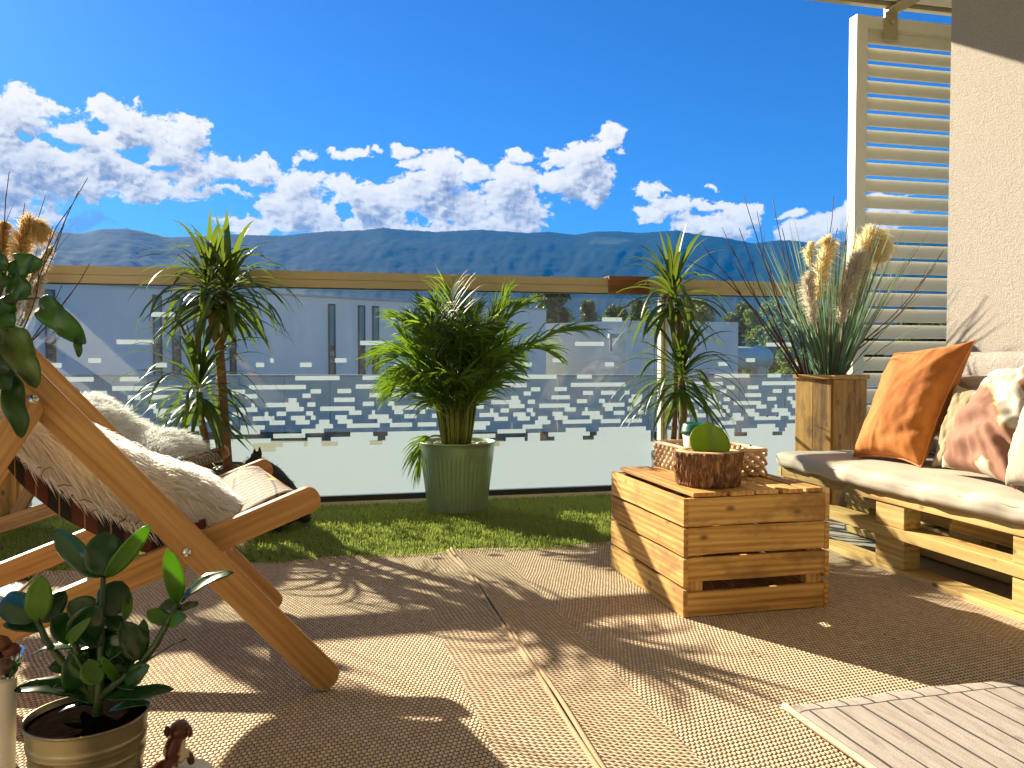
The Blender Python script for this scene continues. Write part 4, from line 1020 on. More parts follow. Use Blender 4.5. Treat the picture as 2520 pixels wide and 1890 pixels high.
# plaid blanket
def strip(name, label, cat, L, prof, v0, v1, drop, mat, thick=0.012):
    s, ux, uz = smoothcurve(prof, 50); m = MB(); vs = []; uv = []; jj_ = [(v0-0.004, -drop), (v0, 0.0)]+[(v0+(v1-v0)*k/8, thick) for k in range(1, 8)]+[(v1, 0), (v1+0.004, -drop*0.5)]
    for i in range(50):
        for (vv, dz_) in jj_:
            vs.append(L(ux[i], vv, uz[i]+dz_)); uv.append((vv, s[i]))
    K_ = len(jj_); m.add(vs, [(i*K_+j, i*K_+j+1, (i+1)*K_+j+1, (i+1)*K_+j) for i in range(49) for j in range(K_-1)])
    o = m.build(name, mat, None, True, uvs=uv); tag(o, label, cat); return o, s, ux, uz
pb_ = [(-0.215, 0.352), (-0.25, 0.342), (-0.305, 0.345), (-0.378, 0.378), (-0.451, 0.425), (-0.514, 0.487), (-0.56, 0.56), (-0.60, 0.64)]
bo_, s_, ux_, uz_ = strip('plaid_blanket', 'dark brown and black plaid blanket hanging below the white fur', 'blanket', L1, pb_, 0.045, 0.50, 0.050, M['plaid'])
fr_ = MB()
for i in range(46):
    k = random.randrange(0, 49); p = L1(ux_[k], 0.040, uz_[k]-0.005); q = p+Vector((random.uniform(-.012, .03), -0.01+random.uniform(-.01, .005), random.uniform(-0.01, 0.022)))
    fr_.tube([p, (p+q)/2+Vector((0, 0, 0.004)), q], [0.0011, 0.0009, 0.0005], 4)
fo = fr_.build('fringe', M['plaid'], bo_)
fp = [(-0.150, 0.362), (-0.17, 0.350), (-0.20, 0.350), (-0.25, 0.358), (-0.305, 0.368), (-0.378, 0.405), (-0.451, 0.455), (-0.514, 0.515), (-0.57, 0.60), (-0.62, 0.70)]
fur_throw('fur_throw', 'long white fur throw lying over the front deckchair', L1, fp, 0.040, 0.53, 0.085, 0.026, 38000, M['fur'], 0.40, 4, (0.60, 0.02, -0.40), None, 0.10)
N2 = CF(-1.08, 2.72)
sl2 = [(-0.022, 0.280), (-0.018, 0.302), (-0.030, 0.317), (-0.055, 0.318), (-0.09, 0.303), (-0.18, 0.25), (-0.28, 0.24), (-0.38, 0.27), (-0.50, 0.36), (-0.62, 0.47), (-0.74, 0.60), (-0.84, 0.69)]
ch2, L2, sg2 = deckchair('rear deckchair near the glass with a shaggy white fur', N2, (cos(YAW), -sin(YAW)), radians(39.6), 0.305, 0.33, sl2, 0.50)
fp2 = [(-0.085, 0.315), (-0.13, 0.305), (-0.20, 0.30), (-0.28, 0.32), (-0.36, 0.37), (-0.44, 0.43), (-0.50, 0.48)]
fur_throw('shaggy_throw', 'shaggy white fur throw on the rear deckchair', L2, fp2, 0.05, 0.45, 0.075, 0.055, 13000, M['fur2'], 1.3, 9, (0.35, -0.1, 0.10), None, 0.42)

# ------------------------------------------------------------------ wooden planters with dried grasses
def planter(label, c, yaw, w_=0.222, h_=0.585):
    root = thing('wooden_planter', label, 'planter', (c[0], c[1], 0), 'tall box planters of pallet wood')
    ex = Vector((cos(yaw), sin(yaw), 0)); ey = Vector((-sin(yaw), cos(yaw), 0)); c = Vector((c[0], c[1], 0)); r = w_/2
    for k in range(4):
        o = (-ey, ex, ey, -ex)[k]; t = (ex, ey, -ex, -ey)[k]
        for q in (-1, 1):
            wd_ = r-0.0105*0
            p = c + o*(r-0.009) + t*(q*(r-0.010)/2)
            board('board', root, p+Vector((0, 0, 0.004)), p+Vector((0, 0, h_-0.020)), r-0.012, 0.018, t, M['planterwood'], 0.002)
        a = c+o*(r-0.006)-t*(r-0.001); b = c+o*(r-0.006)+t*(r-0.014)
        board('rim', root, a+Vector((0, 0, h_-0.009)), b+Vector((0, 0, h_-0.009)), 0.026, 0.018, o, M['planterwood'], 0.0015)
    m = MB(); m.add([c+ex*sx_*(r-.02)+ey*sy_*(r-.02)+Vector((0, 0, h_-0.05)) for sx_, sy_ in ((-1, -1), (1, -1), (1, 1), (-1, 1))], [(0, 1, 2, 3)]); m.build('soil', M['soil'], root)
    return root
PR = CF(0.3816*3.73, 3.73); PL_ = CF(-1.27*1.0*1.0-0.0, 0) 
PLc = D(-18, 1290, 3.35); 
planter('square wooden planter box between the glass and the sofa end', (PR.x, PR.y), radians(-13.4+28))
planter('wooden planter box half hidden behind the deckchairs at the left edge', (PLc.x, PLc.y), radians(10))
def grassbunch(label, base, seedn, blades, twigs, plumes):
    rd = random.Random(seedn); root = thing('dried_grass_bunch', label, 'dried grass', base, 'dried grass arrangements in the wooden planters')
    m = {k: MB() for k in ('a', 'b', 'c')}
    for (n, key, spread, lmin, lmax, wid, dr) in blades:
        for i in range(n):
            az_ = rd.uniform(0, 2*pi); sp_ = rd.random()**0.75*spread; d = Vector((cos(az_)*sin(sp_), sin(az_)*sin(sp_), cos(sp_)))
            b = base+Vector((cos(az_)*rd.random()*0.045, sin(az_)*rd.random()*0.045, -0.03))
            m[key].blade(b, d, rd.uniform(lmin, lmax), wid*rd.uniform(0.7, 1.3), dr*rd.uniform(0.1, 1.0), 7, 0.3, (RT+Vector((rd.uniform(-.5, .5), rd.uniform(-.5, .5), 0))), lambda t: max(0.0, (1-t)**0.55)*0.95+0.05*(1-t), rd.uniform(-0.8, 0.8))
    m['a'].build('blades', M['teal'], root, True)
    if m['b'].v: m['b'].build('dark_blades', M['duskygrass'], root, True)
    if m['c'].v: m['c'].build('pale_blades', M['palegrass'], root, True)
    tw_ = MB()
    for (p0, p1, bend) in twigs:
        a = Vector(p0); b = Vector(p1); L_ = (b-a).length; pts = []
        for k in range(9):
            t = k/8; q = a.lerp(b, t)+Vector(bend)*sin(pi*t)+Vector((rd.uniform(-1, 1), rd.uniform(-1, 1), rd.uniform(-1, 1)))*0.004
            pts.append(q)
        tw_.tube(pts, [0.0032*(1-0.72*k/8)+0.0006 for k in range(9)], 5)
        for k in range(rd.randint(2, 4)):
            i = rd.randint(3, 6); d = (pts[i+1]-pts[i]).normalized()+Vector((rd.uniform(-.5, .5), rd.uniform(-.5, .5), rd.uniform(-.1, .3)))
            e = pts[i]+d.normalized()*rd.uniform(0.06, 0.16)*min(1, L_); tw_.tube([pts[i], (pts[i]+e)/2+Vector((0, 0, .004)), e], [0.0011, 0.0009, 0.0004], 4)
    tw_.build('twigs', M['twig'], root, True)
    for pl in plumes:
        pts, rad_, key, nn = pl; kk_ = 1.6 if seedn == 5 else 1.0; rad_ *= kk_; nn = int(nn*(kk_+0.1)); cv = [Vector(p) for p in pts]
        st = MB(); st.tube([base+Vector((0, 0, -0.03)), base.lerp(cv[0], 0.5), cv[0]]+cv[1:], 0.0013, 5)
        V = []; T = []
        segs = len(cv)-1
        for i in range(nn):
            t = rd.random(); q = t*segs; k = min(int(q), segs-1); p = cv[k].lerp(cv[k+1], q-k); tg = (cv[k+1]-cv[k]).normalized()
            a = tg.orthogonal().normalized(); b = tg.cross(a); an = rd.uniform(0, 2*pi); o = a*cos(an)+b*sin(an)
            prof = sin(pi*min(1, 0.12+t*0.95))**0.7
            ln = rad_*prof*rd.uniform(0.5, 1.2); dr = (o*0.75+tg*rd.uniform(0.5, 1.1)).normalized()
            e1 = p+dr*ln*0.6; e2 = p+dr*ln+Vector((0, 0, -ln*0.35)); s_ = dr.cross(Vector((rd.uniform(-1, 1), rd.uniform(-1, 1), rd.uniform(-1, 1)))).normalized()*0.0012
            n0 = len(V); V += [p-s_, p+s_, e1+s_, e1-s_, e2]; T += [(n0, n0+1, n0+2), (n0, n0+2, n0+3), (n0+3, n0+2, n0+4)]
        po = npmesh('plume', np.array([tuple(x) for x in V]), T, M[key], root)
        st.build('stem', M['palegrass'], po, True)
    return root
M['teal'] = leafmat('teal_grass', (0.07, 0.17, 0.11), (0.22, 0.34, 0.24), 0.3, (0.25, 0.42, 0.25), 0.5, 12)
M['duskygrass'] = leafmat('dusky_grass', (0.16, 0.07, 0.05), (0.26, 0.20, 0.13), 0.25, None, 0.6, 12)
M['palegrass'] = leafmat('pale_grass', (0.22, 0.27, 0.12), (0.42, 0.44, 0.26), 0.35, None, 0.6, 12)
M['twig'] = plain('brown_twig', (0.085, 0.032, 0.022), 0.7, 0, 0.4, 20)
M['plume'] = leafmat('cream_plume', (0.74, 0.60, 0.36), (0.88, 0.77, 0.54), 0.62, (0.95, 0.84, 0.52), 0.8, 20)
M['plumegold'] = leafmat('golden_plume', (0.50, 0.35, 0.14), (0.68, 0.52, 0.25), 0.5, (0.80, 0.60, 0.26), 0.8, 20)
M['plumewhite'] = leafmat('white_plume', (0.68, 0.62, 0.50), (0.82, 0.78, 0.66), 0.45, (0.85, 0.80, 0.66), 0.8, 20)
bR = Vector((PR.x, PR.y, 0.56)); dR = 3.75
pR = lambda x, y, d=dR: D(x, y, d)
twR = [(pR(1975, 925), pR(1832, 480, 3.7), (-0.02, 0, 0.03)), (pR(1985, 925), pR(1900, 484, 3.8), (0, 0, 0.02)), (pR(2000, 925), pR(2052, 482, 3.7), (0.01, 0, 0)), (pR(2010, 925), pR(2096, 486, 3.75), (0.02, 0, 0)),
       (pR(2010, 925), pR(2322, 618, 3.7), (0.05, 0, -0.02)), (pR(2005, 925), pR(2300, 650, 3.8), (0.06, 0, -0.03)), (pR(1965, 925), pR(1722, 596, 3.7), (-0.03, 0, 0.05)), (pR(1970, 925), pR(1775, 560, 3.8), (-0.03, 0, 0.03)),
       (pR(1980, 925), pR(1860, 520, 3.85), (-0.02, 0, 0)), (pR(1990, 925), pR(1925, 560, 3.6), (0.01, 0, 0)), (pR(1995, 925), pR(2060, 560, 3.9), (0, 0, 0)), (pR(1975, 925), pR(1800, 640, 3.65), (-0.02, 0, 0.03)), (pR(1970, 925), pR(1820, 560, 3.6), (-0.02, 0, 0.0)),
       (pR(1972, 925), pR(1690, 640, 3.6), (-0.02, 0, 0.10))]
plR = [([pR(2068, 800, 3.55), pR(2078, 730, 3.55), pR(2094, 680, 3.55), pR(2114, 630, 3.55), pR(2132, 598, 3.55)], 0.050, 'plumewhite', 2400),
       ([pR(2100, 740, 3.6), pR(2112, 670, 3.6), pR(2128, 610, 3.6), pR(2146, 585, 3.6), pR(2166, 612, 3.6), pR(2172, 660, 3.6)], 0.070, 'plume', 3200),
       ([pR(2002, 800, 3.52), pR(1994, 740, 3.52), pR(1988, 690, 3.52), pR(1996, 660, 3.52)], 0.040, 'plumewhite', 1300),
       ([pR(2010, 740, 3.6), pR(2022, 660, 3.6), pR(2040, 600, 3.6), pR(2030, 585, 3.6)], 0.050, 'plume', 1500),
       ([pR(1996, 660, 3.9), pR(1990, 620, 3.9), pR(2000, 590, 3.9)], 0.035, 'plume', 500)]
grassbunch('teal grass, brown twigs and cream plumes in the right planter', bR, 5,
           [(150, 'a', 0.50, 0.45, 0.80, 0.008, 0.18), (40, 'a', 0.95, 0.35, 0.65, 0.005, 0.30), (45, 'b', 0.50, 0.40, 0.85, 0.0035, 0.12), (55, 'c', 0.55, 0.35, 0.75, 0.006, 0.2)], twR, plR)
bL = Vector((PLc.x, PLc.y, 0.56)); pLf = lambda x, y, d=3.2: D(x, y, d)
twL = [(bL, pLf(215, 436, 3.1), (-0.02, 0, 0.02)), (bL, pLf(195, 470, 3.15), (0, 0, 0)), (bL, pLf(20, 424, 3.1), (0.01, 0, 0)), (bL, pLf(112, 480, 3.3), (0, 0, 0)), (bL, pLf(170, 520, 3.3), (0.02, 0, 0)),
       (bL, pLf(60, 500, 3.3), (0, 0, 0)), (bL, pLf(220, 650, 3.2), (0.03, 0, 0)), (bL, pLf(150, 700, 3.2), (0.03, 0, -.02)), (bL, pLf(130, 560, 3.2), (0.03, 0, 0)), (bL, pLf(100, 650, 3.1), (0.04, 0, 0))]
plL = [([pLf(45, 720), pLf(48, 650), pLf(55, 585), pLf(78, 548), pLf(102, 568), pLf(104, 600)], 0.085, 'plumegold', 3600), ([pLf(-5, 720), pLf(0, 640), pLf(8, 570), pLf(14, 540)], 0.07, 'plumegold', 2000),
       ([pLf(62, 730, 3.3), pLf(85, 680, 3.3), pLf(112, 630, 3.3), pLf(134, 600, 3.3)], 0.045, 'plumewhite', 1600), ([pLf(15, 830), pLf(25, 760), pLf(35, 700), pLf(40, 640)], 0.08, 'plumewhite', 3000),
       ([pLf(60, 790, 3.25), pLf(80, 740, 3.25), pLf(95, 700, 3.25), pLf(110, 670, 3.25)], 0.05, 'plumewhite', 1400)]
grassbunch('golden pampas plumes and bare twigs in the left planter', bL, 8, [(16, 'a', 0.45, 0.3, 0.6, 0.006, 0.2), (24, 'c', 0.5, 0.3, 0.6, 0.005, 0.2)], twL, plL)

# ------------------------------------------------------------------ potted plants by the glass
M['draleaf'] = leafmat('dracaena_leaf', (0.014, 0.040, 0.010), (0.060, 0.11, 0.018), 0.30, (0.24, 0.34, 0.03), 0.38, 18)
M['palmleaf'] = leafmat('areca_leaf', (0.020, 0.065, 0.008), (0.085, 0.17, 0.015), 0.36, (0.30, 0.46, 0.03), 0.46, 6)
M['palmstem'] = leafmat('areca_stem', (0.12, 0.15, 0.02), (0.26, 0.27, 0.05), 0.1, None, 0.4, 10)
M['cane'] = plain('dracaena_cane', (0.23, 0.13, 0.055), 0.75, 0, 0.45, 60, 0.6, 80)
def rosette(parent, c, n, length, seedn, up=0.0, width=0.017):
    rd = random.Random(seedn); m = MB(); c = Vector(c)
    for i in range(n):
        t = i/(n-1); az_ = i*2.39996+rd.uniform(-.25, .25)
        pol = radians(8+118*t**0.9)+rd.uniform(-.12, .12)      # young upright -> old hanging
        d = Vector((cos(az_)*sin(pol), sin(az_)*sin(pol), cos(pol)))
        b = c+Vector((cos(az_)*0.010, sin(az_)*0.010, 0.045-0.13*t))
        ln = length*rd.uniform(0.78, 1.12)*(0.85+0.25*sin(pi*t))
        m.blade(b, d, ln, width*rd.uniform(0.8, 1.25), (0.15+1.35*sin(pi*min(t+0.05, 1))**0.8)*rd.uniform(0.55, 1.25), 9, 0.32, None, lambda q_: min(1, 0.5+3*q_)*(1-q_**3.2)**1.1 if q_ < 1 else 0, rd.uniform(-.4, .4))
    return m.build('leaf_rosette', M['draleaf'], parent, True)
def dpot(root, c, rt, rb, h_, mat, pebmat, n=70, seedn=1):
    c = Vector(c); m = MB(); m.lathe([(0, 0.0005), (rb, 0.001), (rb+0.004, 0.004), ((rt+rb)/2+0.004, h_*0.5), (rt, h_-0.004), (rt-0.002, h_), (rt-0.010, h_-0.002), (rt-0.013, h_-0.05)], 56, c); m.build('pot', mat, root, True)
    s_ = MB(); s_.lathe([(rt-0.0125, h_-0.030), (0, h_-0.026)], 40, c); s_.build('soil', M['soil'], root)
    rd = random.Random(seedn); p = MB()
    for i in range(n):
        a = rd.uniform(0, 2*pi); r = sqrt(rd.random())*(rt-0.022); q = c+Vector((r*cos(a), r*sin(a), h_-0.024+rd.uniform(0, .012))); e = rd.uniform(0.006, 0.015)
        p.lathe([(0, -e*0.6), (e*0.75, -e*0.35), (e, 0), (e*0.75, e*0.4), (0, e*0.6)], 9, q)
    p.build('pebbles', pebmat, root, True)
# left dracaena
cL = D(547, 1150, 3.37); cL.z = 0
d1 = thing('potted_dracaena', 'left potted dracaena with tall forked stem in an olive pot', 'potted plant', cL, 'potted dracaenas by the glass')
dpot(d1, cL, 0.128, 0.100, 0.226, plain('olive_pot', (0.055, 0.060, 0.03), 0.4, 0, 0.1), M['brownpebble'], 80, 3)
pD = lambda x, y, d=3.37: D(x, y, d)
st = MB()
st.tube([pD(562, 1160), pD(557, 1080), pD(551, 1000), pD(546, 930), pD(540, 860), pD(538, 842)], [0.019, 0.017, 0.017, 0.018, 0.019, 0.020], 10)
st.tube([pD(539, 850), pD(525, 815), pD(520, 770), pD(516, 715)], [0.017, 0.016, 0.017, 0.015], 10); st.tube([pD(539, 850), pD(556, 815), pD(560, 770), pD(558, 720)], [0.017, 0.015, 0.015, 0.014], 10)
st.tube([pD(511, 1160, 3.34), pD(507, 1080, 3.34), pD(495, 1030, 3.32), pD(490, 965, 3.32)], [0.016, 0.014, 0.013, 0.013], 10)
st.tube([pD(478, 900, 3.40), pD(482, 860, 3.40), pD(487, 800, 3.40)], [0.006, 0.005, 0.004], 8)
st.build('canes', M['cane'], d1, True)
rosette(d1, pD(516, 700), 66, 0.33, 1, 0, 0.024); rosette(d1, pD(562, 706), 60, 0.31, 2, 0, 0.024); rosette(d1, pD(488, 950, 3.32), 74, 0.32, 3, 0, 0.021)
# right dracaena
cR = Vector((1.612, 3.49, 0))
d2 = thing('potted_dracaena', 'right potted dracaena standing behind the crate table', 'potted plant', cR, 'potted dracaenas by the glass')
dpot(d2, cR, 0.130, 0.105, 0.235, plain('grey_pot', (0.16, 0.17, 0.18), 0.4, 0, 0.08), M['brownpebble'], 60, 5)
pE = lambda x, y, d=3.78: D(x, y, d)
st = MB()
st.tube([pE(1677, 1115), pE(1678, 1060), pE(1682, 1020), pE(1680, 960), pE(1676, 918)], [0.018, 0.017, 0.019, 0.015, 0.014], 10)
st.tube([pE(1656, 1115, 3.82), pE(1660, 1040, 3.82), pE(1662, 960, 3.84), pE(1666, 870, 3.84), pE(1655, 810, 3.82), pE(1650, 730, 3.82)], [0.015, 0.013, 0.012, 0.012, 0.013, 0.013], 10)
st.tube([pE(1666, 870, 3.84), pE(1672, 800, 3.84), pE(1670, 740, 3.84)], [0.010, 0.010, 0.010], 8)
st.build('canes', M['cane'], d2, True)
rosette(d2, pE(1655, 722, 3.82), 66, 0.31, 11, 0, 0.024); rosette(d2, pE(1678, 918, 3.76), 76, 0.33, 12, 0, 0.022)
# areca palm
cP = D(1125, 1100, 3.61); cP.z = 0
pp_ = thing('potted_palm', 'bushy areca palm in a ribbed green metal pot', 'potted plant', cP)
gp = NT('green_metal_pot'); v = gp.coord('Object'); n_ = gp.noise(v, 3, 3, 0.5); gp.base(gp.ramp(n_, [(0.3, (0.26, 0.36, 0.22)), (0.7, (0.36, 0.45, 0.28))])); gp.rough(0.30); gp.b.inputs['Metallic'].default_value = 0.45
def ribf(r, z_, a):
    k = max(0, min(1, (0.245-z_)/0.02))*max(0, min(1, (z_-0.012)/0.01)); return r - (0.0038*k*max(0, cos(a*46))**2 if r > 0.12 else 0)
m = MB(); m.lathe([(0, 0.0005), (0.126, 0.001), (0.128, 0.004)]+[(0.128+0.035*i/18, 0.004+0.288*i/18) for i in range(1, 19)]+[(0.168, 0.298), (0.168, 0.301), (0.165, 0.302), (0.160, 0.297), (0.156, 0.24)], 368, cP, ribf)
m.build('pot', gp.m, pp_, True)
m = MB(); m.lathe([(0.158, 0.272), (0, 0.276)], 40, cP); m.build('soil', plain('pale_gravel', (0.5, 0.43, 0.3), 0.9, 0, 0.3, 60), pp_)
rd = random.Random(4); m = MB()
for i in range(60):
    a = rd.uniform(0, 2*pi); r = sqrt(rd.uniform(0.15, 1))*0.142; e = rd.uniform(0.009, 0.022); q = cP+Vector((r*cos(a), r*sin(a), 0.276+e*0.4))
    m.lathe([(0, -e*0.6), (e*0.75, -e*0.35), (e, 0), (e*0.7, e*0.45), (0, e*0.6)], 9, q)
m.build('pebbles', M['pebble'], pp_, True)
def frond(leafm, stemm, base, d, L_, droop, seedn, lw=0.0135, ll=0.19):
    rd = random.Random(seedn); p = Vector(base); d = Vector(d).normalized(); N_ = 25; st_ = L_/N_; pts = [p.copy()]; ds = [d.copy()]
    for i in range(N_):
        t = i/N_; d = (d+Vector((0, 0, -1))*droop*(0.25+1.6*t*t)/N_*2.2).normalized(); p = p+d*st_; pts.append(p.copy()); ds.append(d.copy())
    stemm.tube(pts, [0.0045*(1-0.85*i/N_)+0.0007 for i in range(N_+1)], 5)
    for i in range(6, N_+1):
        t = (i-6)/(N_-6); side = ds[i].cross(Vector((0, 0, 1)))
        if side.length < 0.05: side = Vector((1, 0, 0))
        side.normalize(); upn = side.cross(ds[i]).normalized()
        for sg in (-1, 1):
            fwd_ = 0.75+0.75*t+rd.uniform(-.25, .25); dd = (side*sg*(1.0-0.45*t)+ds[i]*fwd_+upn*(0.25+rd.uniform(-.35, .35))).normalized()
            ln = ll*(0.62+0.55*sin(pi*min(1, 0.18+t*0.80)))*rd.uniform(0.85, 1.1)
            leafm.blade(pts[i], dd, ln, lw*rd.uniform(0.8, 1.15), rd.uniform(0.15, 1.3), 5, 0.35, ds[i].cross(dd), lambda t_: (min(1, 0.35+4*t_)*(1-t_**1.9)) if t_ < 1 else 0)
rd = random.Random(12); caneM = MB()
fr_specs = []
for i in range(52):
    az_ = i*2.39996+0.4
    if i < 34: fr_specs.append((az_, rd.uniform(0.05, 0.55), rd.uniform(0.22, 0.34), rd.uniform(0.3, 0.9), rd.uniform(0.14, 0.36)))
    else: fr_specs.append((az_, rd.uniform(0.40, 0.95), rd.uniform(0.18, 0.27), rd.uniform(0.5, 1.2), rd.uniform(0.10, 0.36)))
k = 0
def add_frond(hv_, el_, L_, dr, hh, k, ll=0.16, lw=0.0095):
    b0_ = cP+hv_*rd.uniform(0.01, 0.055)+Vector((0, 0, 0.27)); b1_ = b0_+hv_*(0.01+hh*0.10)+Vector((0, 0, hh))
    caneM.tube([b0_, (b0_+b1_)/2+Vector((0.003, 0, 0)), b1_], [0.0058, 0.005, 0.0042], 7)
    lm, sm_ = MB(), MB(); frond(lm, sm_, b1_, hv_*sin(el_)+Vector((0, 0, cos(el_))), L_, dr, 100+k, lw, ll)
    fo = lm.build('frond', M['palmleaf'], pp_, True); sm_.build('rachis', M['palmstem'], fo, True)
for (az_, el_, L_, dr, hh) in fr_specs:
    add_frond(Vector((cos(az_), sin(az_), 0)), el_, L_, dr, hh, k, rd.uniform(0.13, 0.185)); k += 1
FH = Vector((FW.x, FW.y, 0)).normalized()
for (tx, ty, L_, dr, el_, hh) in ((1.0, -0.15, 0.56, 0.62, 0.80, 0.26), (-1.0, 0.1, 0.32, 0.95, 0.70, 0.28), (-0.9, -0.3, 0.22, 1.2, 0.9, 0.24), (0.3, -1, 0.32, 0.9, 0.5, 0.28), (-0.4, -0.9, 0.32, 0.8, 0.5, 0.30), (-1, -0.1, 0.17, 4.5, 1.15, 0.05),
                          (1, 0.2, 0.36, 0.5, 0.50, 0.34), (-0.7, 0.3, 0.36, 0.6, 0.55, 0.32), (0.5, 0.1, 0.34, 0.4, 0.30, 0.34), (0.2, -1, 0.26, 0.9, 0.45, 0.12), (-0.3, -1, 0.26, 0.9, 0.5, 0.14), (0.6, -0.8, 0.26, 0.8, 0.6, 0.12), (-0.6, -0.8, 0.26, 0.8, 0.6, 0.15), (0, -1, 0.28, 0.7, 0.35, 0.2), (-1, 0.1, 0.22, 1.0, 0.8, 0.22), (1, 0, 0.36, 0.9, 0.8, 0.30)):
    add_frond((RT*tx+FH*ty).normalized(), el_, L_, dr, hh, k); k += 1
for i in range(26):
    a = rd.uniform(0, 2*pi); r = rd.uniform(0.0, 0.06); b0_ = cP+Vector((r*cos(a), r*sin(a), 0.27)); b1_ = cP+Vector((r*1.9*cos(a), r*1.9*sin(a), rd.uniform(0.5, 0.62)))
    caneM.tube([b0_, (b0_+b1_)/2, b1_], [0.006, 0.005, 0.0035], 7)
caneM.build('canes', M['palmstem'], pp_, True)

# ------------------------------------------------------------------ broad-leaf plants in the foreground
def bleaf(parent, b, tip, wid, mat, bend=0.12, fold=0.35, up=None, rollv=0.0, seg=12, pw=1.0, name='leaf', wavy=0.0):
    ph_ = random.uniform(0, 6)
    b = Vector(b); tip = Vector(tip); ax = tip-b; Ln = ax.length; ax.normalize()
    toc = (CAM-(b+tip)/2).normalized(); nrm = (toc - ax*toc.dot(ax)).normalized()
    if up is not None: nrm = (nrm*(1-up)+Vector((0, 0, 1))*up); nrm = (nrm-ax*nrm.dot(ax)).normalized()
    if rollv: nrm = Matrix.Rotation(rollv, 3, ax) @ nrm
    sd_ = ax.cross(nrm); m = MB(); vs = []; C_ = 7
    for i in range(seg+1):
        t = i/seg; w_ = wid/2*(sin(pi*(t**0.82))**0.62 if 0 < t < 1 else 0)*(0.8+0.35*t)*pw + 0.0006
        cpt = b+ax*Ln*t - nrm*(bend*Ln*(4*t*(1-t)-0.0))*-1*0.5 - nrm*bend*Ln*t*t*0.8
        for j in range(C_):
            q = (j/(C_-1))*2-1; vs.append(cpt+sd_*w_*q*(1+wavy*0.25*sin(t*11+ph_+q*2)) + nrm*w_*wavy*sin(t*13+ph_+2.2*q)*abs(q)**1.5 + nrm*(fold*w_*abs(q)**1.3) - nrm*0.0012*exp(-(q*5)**2)*-1)
    m.add(vs, [(i*C_+j, i*C_+j+1, (i+1)*C_+j+1, (i+1)*C_+j) for i in range(seg) for j in range(C_-1)])
    o = m.build(name, mat, parent, True); s_ = o.modifiers.new('thick', 'SOLIDIFY'); s_.thickness = 0.0014; s_.offset = 0
    return o
M['clusia'] = leafmat('clusia_leaf', (0.008, 0.040, 0.012), (0.022, 0.080, 0.016), 0.16, (0.16, 0.34, 0.03), 0.22, 14)
M['clusia2'] = leafmat('bright_clusia_leaf', (0.05, 0.14, 0.015), (0.10, 0.22, 0.02), 0.45, (0.30, 0.55, 0.04), 0.25, 14)  # brighter clusia copy; backlight put into the colour, also used for paler leaves
M['clustem'] = leafmat('clusia_stem', (0.03, 0.06, 0.012), (0.09, 0.13, 0.02), 0.05, None, 0.5, 20)
z2 = lambda x, y, d=1.15: D(x/2.572, 1245+y/2.572, d)
PC = D(215, 1757, 1.15); bz = PC.z; pc0 = Vector((PC.x, PC.y, 0.0))
cb = thing('potted_clusia', 'thick leaved green plant in a ribbed metal bucket in the near left', 'potted plant', pc0)
m = MB(); Hb = PC.z; rb_ = 0.060; rt_ = 0.0775
prf = [(0, 0.0005), (rb_, 0.001)]
for i in range(1, 60):
    z_ = Hb*i/60; r = rb_+(rt_-rb_)*i/60
    for zc in (0.045, 0.052, 0.112, 0.119, 0.135, 0.142): r += 0.0016*exp(-((z_-zc)/0.0022)**2)
    prf.append((r, z_))
prf += [(rt_, Hb-0.002), (rt_+0.0022, Hb-0.001), (rt_+0.0022, Hb+0.001), (rt_-0.0005, Hb+0.0015), (rt_-0.0018, Hb-0.002), (rt_-0.006, Hb-0.04)]
m.lathe(prf, 72, pc0); m.build('bucket', M['steel'], cb, True)
m = MB(); m.lathe([(rt_-0.0025, Hb-0.007), (rt_*0.6, Hb-0.004), (0, Hb-0.001)], 40, pc0); m.build('soil', M['soil'], cb)
lv = [((625,455),(335,140),120,0,.1,.02),((650,455),(665,160),195,0,.05,0),((668,455),(945,125),95,1,.05,-.02),
 ((1128,615),(1062,280),100,1,.0,-.02),((1150,612),(1450,395),110,0,.75,0),((1115,650),(1250,640),95,0,.6,-.03),((1130,645),(1015,612),85,0,.5,.02),((1080,745),(930,665),85,1,.3,0),((1075,748),(1165,700),70,1,.4,-.02),
 ((655,705),(775,475),165,0,.1,.03),((640,745),(435,600),150,0,.3,0),((480,870),(610,630),175,0,.1,-.03),((470,862),(345,685),145,0,.1,-.01),((430,870),(545,732),55,1,.1,-.05),
 ((235,725),(0,575),160,0,.2,.02),((235,735),(262,445),130,1,.0,-.02),((255,740),(415,540),105,0,.1,.02),((270,790),(15,742),70,0,.6,0),((460,905),(195,918),115,0,.75,0),
 ((890,972),(775,735),140,0,.1,-.02),((905,960),(908,715),60,0,.1,.02),((925,990),(1180,842),45,0,.9,0),((780,1110),(935,1015),95,0,.2,-.03),((700,1045),(852,955),105,0,.2,.02),
 ((745,1105),(655,975),50,1,.1,-.04),((690,960),(775,815),95,0,.1,.03),((480,1185),(450,945),110,0,.1,-.02),((570,1195),(85,1130),120,0,.55,-.02),((650,1205),(1105,1175),105,0,.65,-.02),
 ((600,1270),(375,1285),50,0,.85,-.01),((690,1305),(935,1228),60,0,.85,-.01),((790,722),(818,538),50,1,.1,.03),((655,722),(800,770),95,0,.3,.02),((540,1010),(690,880),120,0,.2,.03),((520,1000),(470,830),90,0,.2,.04),
 ((590,1240),(470,1120),90,0,.4,.03),((640,1150),(760,1060),80,0,.3,.04),((560,1130),(600,980),90,0,.1,.04)]
for (b, t_, w_, mk, up_, dd) in lv:
    bleaf(cb, z2(*b), z2(*t_, 1.15+dd), w_*1.22/2.572/F_PX*1.15, M['clusia2' if mk else 'clusia'], random.uniform(-0.05, 0.16), random.uniform(0.12, 0.4), up_, random.uniform(-.3, .3), wavy=0.08)
